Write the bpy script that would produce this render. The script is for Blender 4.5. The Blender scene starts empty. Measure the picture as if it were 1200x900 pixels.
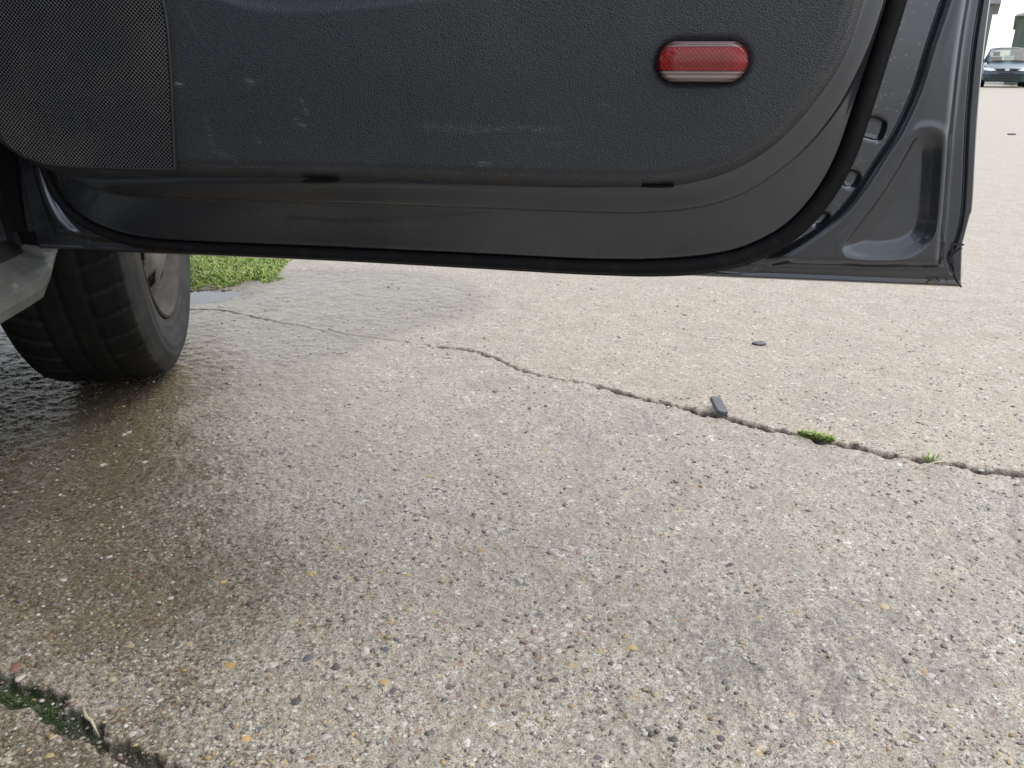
import bpy, bmesh, math, random
import numpy as np
from mathutils import Vector, Matrix

random.seed(7)
rng = np.random.default_rng(11)
scene = bpy.context.scene
COL = scene.collection

# ------------------------------------------------------------------ camera
FPX, HOR, ROLL, CAMH = 950.0, 84.0, 0.2, 0.50      # focal length in px of a 1200 px wide frame, horizon row
PITCH = math.atan((450 - HOR) / FPX)
_F = Vector((0, math.cos(PITCH), -math.sin(PITCH)))
_R0 = Vector((1, 0, 0)); _U0 = _R0.cross(_F)
_r = math.radians(ROLL)
_R = _R0 * math.cos(_r) + _U0 * math.sin(_r)
_U = _R.cross(_F)
_C = Vector((0, 0, CAMH))
cam_data = bpy.data.cameras.new('camera')
cam = bpy.data.objects.new('camera', cam_data)
COL.objects.link(cam)
cam_data.sensor_width = 36.0
cam_data.lens = FPX / 1200 * 36
cam_data.clip_start = 0.02
cam_data.clip_end = 2000
M3 = Matrix((_R, _U, -_F)).transposed()
cam.matrix_world = Matrix.Translation(_C) @ M3.to_4x4()
scene.camera = cam

# ------------------------------------------------------------------ world, sun, exposure
SUN_EL, SUN_AZ = 66.0, 80.0          # azimuth clockwise from +Y (the view direction)
world = bpy.data.worlds.new('World'); scene.world = world
world.use_nodes = True
wn = world.node_tree; wn.nodes.clear()
w_out = wn.nodes.new('ShaderNodeOutputWorld'); w_bg = wn.nodes.new('ShaderNodeBackground')
w_sky = wn.nodes.new('ShaderNodeTexSky'); w_sky.sky_type = 'NISHITA'; w_sky.sun_disc = False
w_sky.sun_elevation = math.radians(SUN_EL); w_sky.sun_rotation = math.radians(SUN_AZ)
w_sky.air_density = 1.0; w_sky.dust_density = 1.5; w_sky.ozone_density = 1.0
w_hsv = wn.nodes.new('ShaderNodeHueSaturation'); w_hsv.inputs['Saturation'].default_value = 0.26   # cloud deck
wn.links.new(w_sky.outputs[0], w_hsv.inputs['Color'])
wn.links.new(w_hsv.outputs[0], w_bg.inputs[0]); w_bg.inputs[1].default_value = 0.15
wn.links.new(w_bg.outputs[0], w_out.inputs[0])
sun_data = bpy.data.lights.new('sun', 'SUN'); sun_data.energy = 0.8; sun_data.angle = math.radians(60)
sun_data.color = (1.0, 0.965, 0.92)
sun = bpy.data.objects.new('sun', sun_data); COL.objects.link(sun)
_e, _a = math.radians(SUN_EL), math.radians(SUN_AZ)
sun_dir = Vector((math.sin(_a) * math.cos(_e), math.cos(_a) * math.cos(_e), math.sin(_e)))
sun.rotation_euler = sun_dir.to_track_quat('Z', 'Y').to_euler()
sun.location = (3, 0, 6)
scene.view_settings.view_transform = 'Standard'
scene.view_settings.look = 'None'
scene.view_settings.exposure = 1.15
scene.view_settings.gamma = 1.0
scene.cycles.max_bounces = 5; scene.cycles.diffuse_bounces = 3; scene.cycles.glossy_bounces = 3; scene.cycles.transparent_max_bounces = 6
scene.view_settings.use_curve_mapping = False

# ------------------------------------------------------------------ survey helpers
def ray(x, y):
    return _F * FPX + _R * (x - 600) - _U * (y - 450)
def gz(x, y, z=0.0):
    d = ray(x, y); t = (z - CAMH) / d.z
    return _C + d * t

# ------------------------------------------------------------------ material helpers
class NT:
    def __init__(self, name):
        self.m = bpy.data.materials.new(name); self.m.use_nodes = True
        self.t = self.m.node_tree
        self.b = self.t.nodes['Principled BSDF']; self.out = self.t.nodes['Material Output']
    def n(self, typ, **kw):
        nd = self.t.nodes.new(typ)
        for k, v in kw.items():
            if k.startswith('i_'):
                nd.inputs[k[2:].replace('_', ' ')].default_value = v
            else:
                setattr(nd, k, v)
        return nd
    def l(self, a, b): self.t.links.new(a, b)
    def math(self, op, a, b=None, c=None):
        nd = self.t.nodes.new('ShaderNodeMath'); nd.operation = op
        for i, v in enumerate((a, b, c)):
            if v is None: continue
            if isinstance(v, (int, float)): nd.inputs[i].default_value = v
            else: self.l(v, nd.inputs[i])
        return nd.outputs[0]
    def mix(self, fac, a, b, blend='MIX'):
        nd = self.t.nodes.new('ShaderNodeMix'); nd.data_type = 'RGBA'; nd.blend_type = blend
        for s, v in ((nd.inputs[0], fac), (nd.inputs[6], a), (nd.inputs[7], b)):
            if isinstance(v, (int, float)): s.default_value = v
            elif isinstance(v, tuple): s.default_value = v if len(v) == 4 else (*v, 1)
            else: self.l(v, s)
        return nd.outputs[2]
    def ramp(self, fac, stops, interp='LINEAR'):
        nd = self.t.nodes.new('ShaderNodeValToRGB'); cr = nd.color_ramp; cr.interpolation = interp
        while len(cr.elements) < len(stops): cr.elements.new(0.5)
        for e, (p, c) in zip(cr.elements, stops):
            e.position = p; e.color = (c, c, c, 1) if isinstance(c, (int, float)) else (*c, 1)
        self.l(fac, nd.inputs[0]); return nd.outputs[0]
    def step(self, fac, lo, hi):
        nd = self.t.nodes.new('ShaderNodeMapRange'); nd.interpolation_type = 'SMOOTHSTEP'
        nd.inputs[1].default_value = lo; nd.inputs[2].default_value = hi
        self.l(fac, nd.inputs[0]); return nd.outputs[0]
    def coord(self, which='Object', scale=(1, 1, 1), rot=(0, 0, 0)):
        tc = self.n('ShaderNodeTexCoord'); mp = self.n('ShaderNodeMapping')
        mp.inputs['Scale'].default_value = scale; mp.inputs['Rotation'].default_value = rot
        self.l(tc.outputs[which], mp.inputs[0]); return mp.outputs[0]
    def noise(self, vec, scale, detail=3, rough=0.55):
        nd = self.n('ShaderNodeTexNoise'); nd.inputs['Scale'].default_value = scale
        nd.inputs['Detail'].default_value = detail; nd.inputs['Roughness'].default_value = rough
        self.l(vec, nd.inputs['Vector']); return nd.outputs['Fac']
    def voro(self, vec, scale, feature='F1', rnd=1.0):
        nd = self.n('ShaderNodeTexVoronoi'); nd.feature = feature; nd.inputs['Scale'].default_value = scale
        nd.inputs['Randomness'].default_value = rnd
        self.l(vec, nd.inputs['Vector']); return nd
    def attr(self, name):
        nd = self.n('ShaderNodeAttribute'); nd.attribute_name = name; return nd
    def bump(self, h, strength=0.5, dist=0.001, normal=None):
        nd = self.n('ShaderNodeBump'); nd.inputs['Strength'].default_value = strength
        nd.inputs['Distance'].default_value = dist; self.l(h, nd.inputs['Height'])
        if normal is not None: self.l(normal, nd.inputs['Normal'])
        return nd.outputs[0]
    def set(self, **kw):
        for k, v in kw.items():
            s = self.b.inputs[k.replace('_', ' ')]
            if isinstance(v, (int, float)): s.default_value = v
            elif isinstance(v, tuple): s.default_value = v if len(v) == 4 else (*v, 1)
            else: self.l(v, s)
        return self.m

MAT = {}
def build_materials():
    # dark grey car paint with dust
    t = NT('car_paint'); c = t.coord()
    big = t.noise(c, 7, 4); fine = t.noise(c, 260, 2); sp = t.voro(c, 290)
    rndc = t.n('ShaderNodeSeparateColor'); t.l(sp.outputs['Color'], rndc.inputs[0])
    speck = t.math('MULTIPLY', t.math('LESS_THAN', sp.outputs['Distance'], 0.26), t.math('GREATER_THAN', rndc.outputs[0], 0.70))
    dustm = t.math('MULTIPLY', t.step(big, 0.42, 0.62), t.step(fine, 0.35, 0.7))
    base = t.mix(t.math('MULTIPLY', t.step(big, 0.42, 0.62), 0.07), (0.052, 0.059, 0.073), (0.20, 0.19, 0.17))
    dust_at = t.attr('dusty').outputs['Fac']
    base = t.mix(t.math('MULTIPLY', t.math('MULTIPLY', speck, dust_at), 0.34), base, (0.33, 0.31, 0.30))
    rust = t.math('MULTIPLY', t.attr('rust').outputs['Fac'], t.step(t.noise(c, 120, 4), 0.38, 0.62))
    base = t.mix(rust, base, (0.085, 0.058, 0.036))
    rough = t.math('ADD', t.math('MULTIPLY', t.step(big, 0.35, 0.65), 0.08), 0.20)
    t.set(Base_Color=base, Roughness=rough, Metallic=0.75, Coat_Weight=0.8, Coat_Roughness=0.05)
    MAT['paint'] = t.m
    # shut-face paint on the car body
    t = NT('body_paint'); c = t.coord()
    d = t.step(t.noise(c, 18, 5), 0.45, 0.7)
    t.set(Base_Color=t.mix(t.math('MULTIPLY', d, 0.35), (0.045, 0.050, 0.060), (0.10, 0.09, 0.075)), Metallic=0.8, Roughness=t.math('ADD', t.math('MULTIPLY', d, 0.3), 0.22),
          Coat_Weight=0.5, Coat_Roughness=0.08)
    MAT['body'] = t.m
    # grained door trim
    t = NT('door_trim_plastic'); c = t.coord()
    v1 = t.voro(c, 420, 'DISTANCE_TO_EDGE'); n1 = t.noise(c, 300, 3); 
    wv = t.n('ShaderNodeVectorMath'); wv.operation = 'MULTIPLY_ADD'
    nz = t.n('ShaderNodeTexNoise'); nz.inputs['Scale'].default_value = 160; t.l(c, nz.inputs['Vector'])
    t.l(nz.outputs['Color'], wv.inputs[0]); wv.inputs[1].default_value = (0.004,) * 3; t.l(c, wv.inputs[2])
    v2 = t.voro(wv.outputs[0], 400, 'DISTANCE_TO_EDGE')
    h = t.math('ADD', t.math('MINIMUM', t.math('MULTIPLY', v2.outputs['Distance'], 2.2), 0.55), t.math('MULTIPLY', n1, 0.35))
    wear = t.step(t.noise(c, 9, 5, 0.65), 0.50, 0.72)
    # scuff streaks
    cs = t.coord(scale=(9, 9, 160)); sc = t.step(t.noise(cs, 6, 4, 0.7), 0.70, 0.78)
    scuff = t.math('MULTIPLY', sc, t.step(t.noise(c, 5, 2), 0.55, 0.66))
    base = t.mix(t.math('MULTIPLY', wear, 0.35), (0.0215, 0.0255, 0.0320), (0.038, 0.042, 0.049))
    base = t.mix(t.math('MULTIPLY', scuff, 0.35), base, (0.25, 0.24, 0.23))
    base = t.mix(t.math('MULTIPLY', t.attr('scuff').outputs['Fac'], t.step(t.noise(t.coord(scale=(70, 70, 520), rot=(0, 0.12, 0)), 1.0, 3, 0.7), 0.40, 0.66)), base, (0.26, 0.25, 0.23))
    dirt = t.math('MULTIPLY', t.attr('edge').outputs['Fac'], t.step(t.noise(c, 30, 4), 0.3, 0.6))
    base = t.mix(t.math('MULTIPLY', dirt, 0.35), base, (0.070, 0.060, 0.047))
    t.set(Base_Color=base, Roughness=0.42, Specular_IOR_Level=0.5, Normal=t.bump(h, 0.7, 0.0009))
    MAT['trim'] = t.m
    # speaker grille: staggered perforations
    t = NT('speaker_grille_mesh')
    tc = t.n('ShaderNodeTexCoord'); sx = t.n('ShaderNodeSeparateXYZ'); t.l(tc.outputs['Object'], sx.inputs[0])
    u = t.math('MULTIPLY', sx.outputs[0], 1 / 0.0046); v = t.math('MULTIPLY', sx.outputs[2], 1 / 0.0042)
    def lat(o):
        fu = t.math('SUBTRACT', t.math('FRACT', t.math('ADD', u, o + 50)), 0.5)
        fv = t.math('SUBTRACT', t.math('FRACT', t.math('ADD', v, o + 50)), 0.5)
        return t.math('SQRT', t.math('ADD', t.math('MULTIPLY', fu, fu), t.math('MULTIPLY', fv, fv)))
    dmin = t.math('MINIMUM', lat(0.0), lat(0.5))
    hole = t.step(dmin, 0.25, 0.33)
    nn = t.noise(tc.outputs['Object'], 8, 4)
    strand = t.mix(t.step(nn, 0.4, 0.65), (0.062, 0.064, 0.070), (0.105, 0.104, 0.102))
    t.set(Base_Color=t.mix(hole, (0.004, 0.004, 0.004), strand), Roughness=0.5, Normal=t.bump(hole, 0.6, 0.0008),
          Specular_IOR_Level=t.math('MULTIPLY', hole, 0.5))
    MAT['grille'] = t.m
    # rubber seal
    t = NT('rubber_seal'); c = t.coord(); n1 = t.noise(c, 60, 4)
    t.set(Base_Color=t.mix(t.step(n1, 0.5, 0.75), (0.007, 0.007, 0.008), (0.014, 0.014, 0.014)), Roughness=0.6, Specular_IOR_Level=0.13, Normal=t.bump(t.noise(c, 500, 2), 0.2, 0.0004))
    MAT['rubber'] = t.m
    t = NT('black_plastic'); t.set(Base_Color=(0.015, 0.015, 0.016), Roughness=0.4); MAT['black'] = t.m
    t = NT('black_void'); t.set(Base_Color=(0.006, 0.006, 0.006), Roughness=0.9, Specular_IOR_Level=0.1); MAT['void'] = t.m
    # sill trim grey dusty
    t = NT('sill_trim_plastic'); c = t.coord(); n1 = t.noise(c, 25, 6, 0.65); n2 = t.noise(c, 220, 3)
    sc = t.step(t.noise(t.coord(scale=(1, 0.5, 1)), 60, 5, 0.7), 0.6, 0.7)
    b = t.mix(t.step(n1, 0.35, 0.7), (0.066, 0.068, 0.066), (0.10, 0.098, 0.090)); b = t.mix(t.math('MULTIPLY', sc, 0.5), b, (0.24, 0.22, 0.17))
    t.set(Base_Color=b, Roughness=0.48, Normal=t.bump(n2, 0.15, 0.0006)); MAT['sill'] = t.m
    # tyre
    t = NT('tyre_rubber'); c = t.coord(); n1 = t.noise(c, 14, 6, 0.65); n2 = t.noise(c, 90, 4)
    d = t.step(n1, 0.42, 0.68)
    side = t.attr('side').outputs['Fac']
    b = t.mix(t.math('MULTIPLY', d, 0.5), t.mix(side, (0.006, 0.006, 0.006), (0.022, 0.022, 0.022)), t.mix(side, (0.016, 0.015, 0.014), (0.060, 0.058, 0.054)))
    t.set(Base_Color=b, Roughness=0.75, Specular_IOR_Level=0.22, Normal=t.bump(t.math('ADD', n2, t.math('MULTIPLY', t.noise(c, 500, 2), 0.5)), 0.3, 0.001)); MAT['tyre'] = t.m
    t = NT('rim_steel'); c = t.coord(); n1 = t.noise(c, 40, 6, 0.7)
    t.set(Base_Color=t.mix(t.step(n1, 0.35, 0.68), (0.042, 0.033, 0.026), (0.018, 0.013, 0.010)), Roughness=0.65, Metallic=0.3, Normal=t.bump(n1, 0.4, 0.002)); MAT['rim'] = t.m
    t = NT('wheel_cover'); c = t.coord(); n1 = t.noise(c, 30, 5, 0.7)
    t.set(Base_Color=t.mix(t.step(n1, 0.4, 0.7), (0.080, 0.073, 0.067), (0.038, 0.031, 0.026)), Roughness=0.45, Metallic=0.4); MAT['cover'] = t.m
    # lamp
    t = NT('red_reflector'); c = t.coord(rot=(0, math.radians(45), 0)); 
    v = t.voro(c, 330, 'F1', 0.0)
    t.set(Base_Color=t.mix(t.step(v.outputs['Distance'], 0.15, 0.5), (0.66, 0.006, 0.013), (0.30, 0.002, 0.005)), Roughness=0.35, Specular_IOR_Level=0.25, Normal=t.bump(v.outputs['Distance'], 0.5, 0.0010)); MAT['red'] = t.m
    t = NT('clear_prism'); c = t.coord(scale=(0, 0, 1)); wv_ = t.n('ShaderNodeTexWave'); wv_.bands_direction = 'Z'; wv_.inputs['Scale'].default_value = 75; t.l(c, wv_.inputs[0])
    t.set(Base_Color=t.mix(wv_.outputs['Fac'], (0.20, 0.12, 0.12), (0.55, 0.46, 0.46)), Roughness=0.18, Coat_Weight=0.6, Normal=t.bump(wv_.outputs['Fac'], 0.6, 0.001)); MAT['clear'] = t.m
    t = NT('lamp_housing'); t.set(Base_Color=(0.035, 0.008, 0.010), Roughness=0.25); MAT['lamphouse'] = t.m
    t = NT('lamp_glass')
    tr = t.n('ShaderNodeBsdfTransparent'); gl = t.n('ShaderNodeBsdfGlossy'); gl.inputs['Roughness'].default_value = 0.03
    fr = t.n('ShaderNodeFresnel'); fr.inputs[0].default_value = 1.5; mx = t.n('ShaderNodeMixShader')
    t.l(fr.outputs[0], mx.inputs[0]); t.l(tr.outputs[0], mx.inputs[1]); t.l(gl.outputs[0], mx.inputs[2]); t.l(mx.outputs[0], t.out.inputs[0]); MAT['lampglass'] = t.m
    t = NT('car_glass')
    tr = t.n('ShaderNodeBsdfTransparent'); tr.inputs[0].default_value = (0.60, 0.68, 0.64, 1); gl = t.n('ShaderNodeBsdfGlossy'); gl.inputs['Roughness'].default_value = 0.02
    fr = t.n('ShaderNodeFresnel'); fr.inputs[0].default_value = 1.5; mx = t.n('ShaderNodeMixShader')
    t.l(fr.outputs[0], mx.inputs[0]); t.l(tr.outputs[0], mx.inputs[1]); t.l(gl.outputs[0], mx.inputs[2]); t.l(mx.outputs[0], t.out.inputs[0]); MAT['glass'] = t.m
    t = NT('dark_cabin'); t.set(Base_Color=(0.03, 0.03, 0.032), Roughness=0.8); MAT['cabin'] = t.m
    t = NT('sealant'); t.set(Base_Color=(0.018, 0.016, 0.015), Roughness=0.7); MAT['sealant'] = t.m
    # concrete
    t = NT('wet_concrete'); c = t.coord()
    wz = t.n('ShaderNodeTexNoise'); wz.inputs['Scale'].default_value = 130; wz.inputs['Detail'].default_value = 1; t.l(c, wz.inputs['Vector'])
    wp_ = t.n('ShaderNodeVectorMath'); wp_.operation = 'MULTIPLY_ADD'; t.l(wz.outputs['Color'], wp_.inputs[0]); wp_.inputs[1].default_value = (0.007,) * 3; t.l(c, wp_.inputs[2]); cw = wp_.outputs[0]
    slab = t.attr('slab').outputs['Fac']; wet0 = t.attr('wet').outputs['Fac']; film0 = t.attr('film').outputs['Fac']
    dirt0 = t.attr('dirt').outputs['Fac']; moss0 = t.attr('moss').outputs['Fac']
    n_big = t.noise(c, 2.6, 4, 0.65); n_mid = t.noise(c, 15, 4, 0.7); n_f = t.noise(c, 210, 2, 0.7); n_ff = t.noise(c, 640, 1, 0.7)
    near = t.mix(t.step(n_mid, 0.35, 0.68), (0.278, 0.246, 0.194), (0.372, 0.336, 0.274))
    far = t.mix(t.step(n_mid, 0.35, 0.68), (0.325, 0.274, 0.210), (0.405, 0.348, 0.274))
    base = t.mix(slab, near, far)
    base = t.mix(t.math('MULTIPLY', t.step(n_big, 0.5, 0.70), 0.20), base, (0.17, 0.165, 0.16))
    base = t.mix(t.math('MULTIPLY', t.step(n_f, 0.54, 0.70), 0.62), base, (0.11, 0.10, 0.09))
    base = t.mix(t.math('MULTIPLY', t.step(n_f, 0.48, 0.30), 0.35), base, (0.56, 0.52, 0.44))
    base = t.mix(t.math('MULTIPLY', t.step(n_ff, 0.54, 0.66), 0.70), base, (0.05, 0.046, 0.04))
    hs = []
    for sc_, thr, pick, k in ((100, 0.36, 0.76, 0.8), (210, 0.38, 0.56, 0.8), (470, 0.42, 0.42, 0.75)):
        vv = t.voro(cw, sc_); sp_ = t.n('ShaderNodeSeparateColor'); t.l(vv.outputs['Color'], sp_.inputs[0])
        m = t.math('MULTIPLY', t.step(vv.outputs['Distance'], thr + 0.05, thr - 0.05), t.math('GREATER_THAN', sp_.outputs[0], pick))
        colr = t.ramp(sp_.outputs[1], [(0.0, (0.06, 0.06, 0.062)), (0.22, (0.15, 0.145, 0.14)), (0.40, (0.50, 0.47, 0.42)), (0.58, (0.62, 0.60, 0.55)),
                                       (0.70, (0.42, 0.30, 0.15)), (0.80, (0.22, 0.12, 0.08)), (0.88, (0.30, 0.26, 0.22)), (0.95, (0.10, 0.11, 0.13))], 'CONSTANT')
        base = t.mix(t.math('MULTIPLY', t.math('MULTIPLY', m, k), t.math('ADD', 0.4, t.math('MULTIPLY', t.step(n_mid, 0.36, 0.60), 0.6))), base, colr)
        hs.append(t.math('MULTIPLY', m, 1.0 / (sc_ / 95)))
    stn = t.math('MULTIPLY', t.attr('stain').outputs['Fac'], t.step(t.math('ADD', t.noise(t.coord(scale=(1, 0.28, 1), rot=(0, 0, 0.35)), 55, 3, 0.7), t.math('MULTIPLY', t.math('SUBTRACT', n_f, 0.5), 0.5)), 0.42, 0.60))
    base = t.mix(t.math('MULTIPLY', stn, 0.42), base, (0.085, 0.083, 0.082))
    wet = t.step(t.math('ADD', wet0, t.math('ADD', t.math('MULTIPLY', t.math('SUBTRACT', n_mid, 0.5), 1.5), t.math('MULTIPLY', t.math('SUBTRACT', n_f, 0.5), 1.7))), 0.10, 0.95)
    film = t.step(t.math('ADD', film0, t.math('MULTIPLY', t.math('SUBTRACT', n_mid, 0.5), 0.8)), 0.30, 0.8)
    anywet = t.math('MAXIMUM', wet, film)
    base = t.mix(t.math('MAXIMUM', t.math('MULTIPLY', wet, 0.88), t.math('MULTIPLY', film, 0.62)), base, t.mix(1.0, base, (0.33, 0.28, 0.20), 'MULTIPLY'))
    base = t.mix(t.math('MULTIPLY', dirt0, 0.9), base, t.mix(t.step(n_f, 0.4, 0.6), (0.010, 0.009, 0.007), (0.04, 0.034, 0.026)))
    mossm = t.math('MULTIPLY', moss0, t.step(n_f, 0.25, 0.5))
    base = t.mix(mossm, base, t.mix(n_ff, (0.008, 0.012, 0.005), (0.030, 0.045, 0.014)))
    rough = t.math('SUBTRACT', 0.50, t.math('MAXIMUM', t.math('MULTIPLY', film, 0.20), t.math('MULTIPLY', wet, 0.24)))
    h = t.math('MULTIPLY', t.math('ADD', t.math('MULTIPLY', n_f, 1.8), t.math('MULTIPLY', n_ff, 0.7)), t.math('SUBTRACT', 1.0, t.math('MULTIPLY', t.math('MINIMUM', film0, 1.0), 0.7)))
    t.set(Base_Color=base, Roughness=rough, Specular_IOR_Level=0.5, Normal=t.bump(h, 0.5, 0.0020)); MAT['ground'] = t.m
    # stones with their own colour attribute
    t = NT('pebble_stone'); c = t.coord(); n1 = t.noise(c, 300, 3)
    t.set(Base_Color=t.mix(0.35, t.attr('tint').outputs['Color'], t.mix(n1, (0.1, 0.1, 0.1), (0.5, 0.48, 0.45)), 'OVERLAY'), Roughness=0.55, Normal=t.bump(n1, 0.3, 0.0006)); MAT['stone'] = t.m
    # greens
    t = NT('grass_blade'); t.set(Base_Color=t.ramp(t.attr('shade').outputs['Fac'], [(0.0, (0.09, 0.16, 0.022)), (0.45, (0.21, 0.34, 0.05)), (0.82, (0.34, 0.46, 0.10)), (0.93, (0.42, 0.38, 0.18))]), Roughness=0.5, Subsurface_Weight=0.0, Transmission_Weight=0.0); MAT['grass'] = t.m
    t = NT('moss_frond'); t.set(Base_Color=t.mix(t.attr('shade').outputs['Fac'], (0.016, 0.030, 0.008), (0.055, 0.085, 0.02)), Roughness=0.7); MAT['moss'] = t.m
    t = NT('straw'); t.set(Base_Color=(0.38, 0.34, 0.24), Roughness=0.7); MAT['straw'] = t.m
    t = NT('strip_rubber'); c = t.coord(); n1 = t.noise(c, 90, 4); t.set(Base_Color=t.mix(n1, (0.045, 0.05, 0.058), (0.11, 0.115, 0.125)), Roughness=0.5, Normal=t.bump(t.noise(c, 400), 0.3, 0.0006)); MAT['strip'] = t.m
    t = NT('puddle_water'); c = t.coord(); t.set(Base_Color=(0.05, 0.047, 0.04), Roughness=0.03, IOR=1.33, Normal=t.bump(t.noise(c, 30, 2), 0.05, 0.002)); MAT['water'] = t.m
    # far things
    t = NT('blue_grey_paint'); c = t.coord(); t.set(Base_Color=t.mix(t.noise(c, 3), (0.030, 0.066, 0.098), (0.042, 0.085, 0.12)), Metallic=0.2, Roughness=0.32, Coat_Weight=0.6); MAT['bluepaint'] = t.m
    t = NT('headlight_glass'); t.set(Base_Color=(0.85, 0.86, 0.86), Roughness=0.15, Coat_Weight=0.8); MAT['headlight'] = t.m
    t = NT('chrome'); t.set(Base_Color=(0.75, 0.76, 0.78), Metallic=1.0, Roughness=0.15); MAT['chrome'] = t.m
    t = NT('paper'); t.set(Base_Color=(0.72, 0.80, 0.74), Roughness=0.8); MAT['paper'] = t.m
    t = NT('far_wall'); c = t.coord(); t.set(Base_Color=t.mix(t.noise(c, 1.5, 5), (0.17, 0.18, 0.175), (0.23, 0.235, 0.22)), Roughness=0.85); MAT['farwall'] = t.m
    t = NT('green_cladding'); c = t.coord(); t.set(Base_Color=t.mix(t.noise(c, 1.2, 5), (0.085, 0.115, 0.095), (0.13, 0.16, 0.13)), Roughness=0.7); MAT['greenclad'] = t.m
    t = NT('far_roof'); c = t.coord(); t.set(Base_Color=t.mix(t.noise(c, 2, 5), (0.28, 0.29, 0.30), (0.36, 0.36, 0.36)), Roughness=0.7); MAT['farroof'] = t.m
    t = NT('far_glass'); t.set(Base_Color=(0.20, 0.23, 0.23), Roughness=0.12); MAT['farglass'] = t.m
    t = NT('shrub_leaf'); t.set(Base_Color=t.mix(t.attr('shade').outputs['Fac'], (0.04, 0.07, 0.02), (0.11, 0.15, 0.05)), Roughness=0.6); MAT['shrub'] = t.m
build_materials()

# ------------------------------------------------------------------ object helpers
def new_mesh(name, verts, faces, mat=None, smooth=False, attrs=None):
    me = bpy.data.meshes.new(name)
    me.from_pydata([tuple(map(float, v)) for v in verts], [], [tuple(map(int, f)) for f in faces])
    if mat: me.materials.append(MAT[mat])
    finish_mesh(me, smooth, attrs); return me
def finish_mesh(me, smooth=False, attrs=None):
    if smooth: me.polygons.foreach_set('use_smooth', np.ones(len(me.polygons), dtype=bool))
    for k, v in (attrs or {}).items():
        v = np.asarray(v, dtype=np.float32)
        if v.ndim == 1:
            a = me.attributes.new(k, 'FLOAT', 'POINT'); a.data.foreach_set('value', v)
        else:
            a = me.attributes.new(k, 'FLOAT_COLOR', 'POINT')
            if v.shape[1] == 3: v = np.concatenate([v, np.ones((len(v), 1), np.float32)], 1)
            a.data.foreach_set('color', v.ravel())
    me.update()
def np_mesh(name, co, quads, mat, smooth=True, attrs=None):
    me = bpy.data.meshes.new(name)
    co = np.ascontiguousarray(co, dtype=np.float32); quads = np.ascontiguousarray(quads, dtype=np.int32)
    k = quads.shape[1]
    me.vertices.add(len(co)); me.vertices.foreach_set('co', co.ravel())
    me.loops.add(quads.size); me.loops.foreach_set('vertex_index', quads.ravel())
    me.polygons.add(len(quads))
    me.polygons.foreach_set('loop_start', np.arange(0, quads.size, k, dtype=np.int32))
    me.polygons.foreach_set('loop_total', np.full(len(quads), k, dtype=np.int32))
    me.update(calc_edges=True); me.materials.append(MAT[mat])
    finish_mesh(me, smooth, attrs); return me
def link(name, me, parent=None, matrix=None):
    o = bpy.data.objects.new(name, me); COL.objects.link(o)
    if parent is not None: o.parent = parent
    if matrix is not None: o.matrix_basis = matrix
    return o
def tag(o, label=None, cat=None, group=None, kind=None):
    if label: o['label'] = label
    if cat: o['category'] = cat
    if group: o['group'] = group
    if kind: o['kind'] = kind
    return o
def bm_obj(name, bm, mat, parent=None, smooth=False, bevel=0.0, seg=2, matrix=None, auto=False):
    if bevel > 0:
        bmesh.ops.bevel(bm, geom=[e for e in bm.edges], offset=bevel, segments=seg, affect='EDGES', profile=0.6)
    bmesh.ops.recalc_face_normals(bm, faces=bm.faces[:])
    me = bpy.data.meshes.new(name); bm.to_mesh(me); bm.free(); me.materials.append(MAT[mat])
    if smooth: me.polygons.foreach_set('use_smooth', np.ones(len(me.polygons), dtype=bool))
    return link(name, me, parent, matrix)
def add_hexa(bm, p):     # p: 8 corners, bottom 4 then top 4
    v = [bm.verts.new(q) for q in p]
    for f in ((0, 3, 2, 1), (4, 5, 6, 7), (0, 1, 5, 4), (1, 2, 6, 5), (2, 3, 7, 6), (3, 0, 4, 7)):
        bm.faces.new([v[i] for i in f])
def box(bm, x0, x1, y0, y1, z0, z1):
    add_hexa(bm, [(x0, y0, z0), (x1, y0, z0), (x1, y1, z0), (x0, y1, z0), (x0, y0, z1), (x1, y0, z1), (x1, y1, z1), (x0, y1, z1)])
def loft(bm, rings, close=True, cap=True):
    vr = [[bm.verts.new(p) for p in r] for r in rings]
    n = len(vr[0])
    for a, b in zip(vr[:-1], vr[1:]):
        for i in range(n if close else n - 1):
            j = (i + 1) % n
            bm.faces.new((a[i], a[j], b[j], b[i]))
    if cap and close:
        bm.faces.new(vr[0][::-1]); bm.faces.new(vr[-1])
    return vr
def tube_mesh(bm, pts, rad, n=8, flat=1.0, up=(0, 0, 1)):
    rings = []
    pts = [Vector(p) for p in pts]
    for i, p in enumerate(pts):
        t = (pts[min(i + 1, len(pts) - 1)] - pts[max(i - 1, 0)]).normalized()
        s = t.cross(Vector(up)); s = s.normalized() if s.length > 1e-6 else Vector((1, 0, 0))
        w = s.cross(t)
        r = rad[i] if hasattr(rad, '__len__') else rad
        rings.append([p + s * (math.cos(a) * r) + w * (math.sin(a) * r * flat) for a in [2 * math.pi * k / n for k in range(n)]])
    loft(bm, rings)
def catmull(pts, per=8, closed=False):
    P = [np.array(p, float) for p in pts]; out = []; n = len(P)
    rngi = range(n if closed else n - 1)
    for i in rngi:
        if closed: p0, p1, p2, p3 = P[i - 1], P[i], P[(i + 1) % n], P[(i + 2) % n]
        else: p0, p1, p2, p3 = P[max(i - 1, 0)], P[i], P[i + 1], P[min(i + 2, n - 1)]
        for k in range(per):
            t = k / per
            out.append(0.5 * ((2 * p1) + (-p0 + p2) * t + (2 * p0 - 5 * p1 + 4 * p2 - p3) * t * t + (-p0 + 3 * p1 - 3 * p2 + p3) * t ** 3))
    if not closed: out.append(P[-1])
    return np.array(out)
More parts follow.
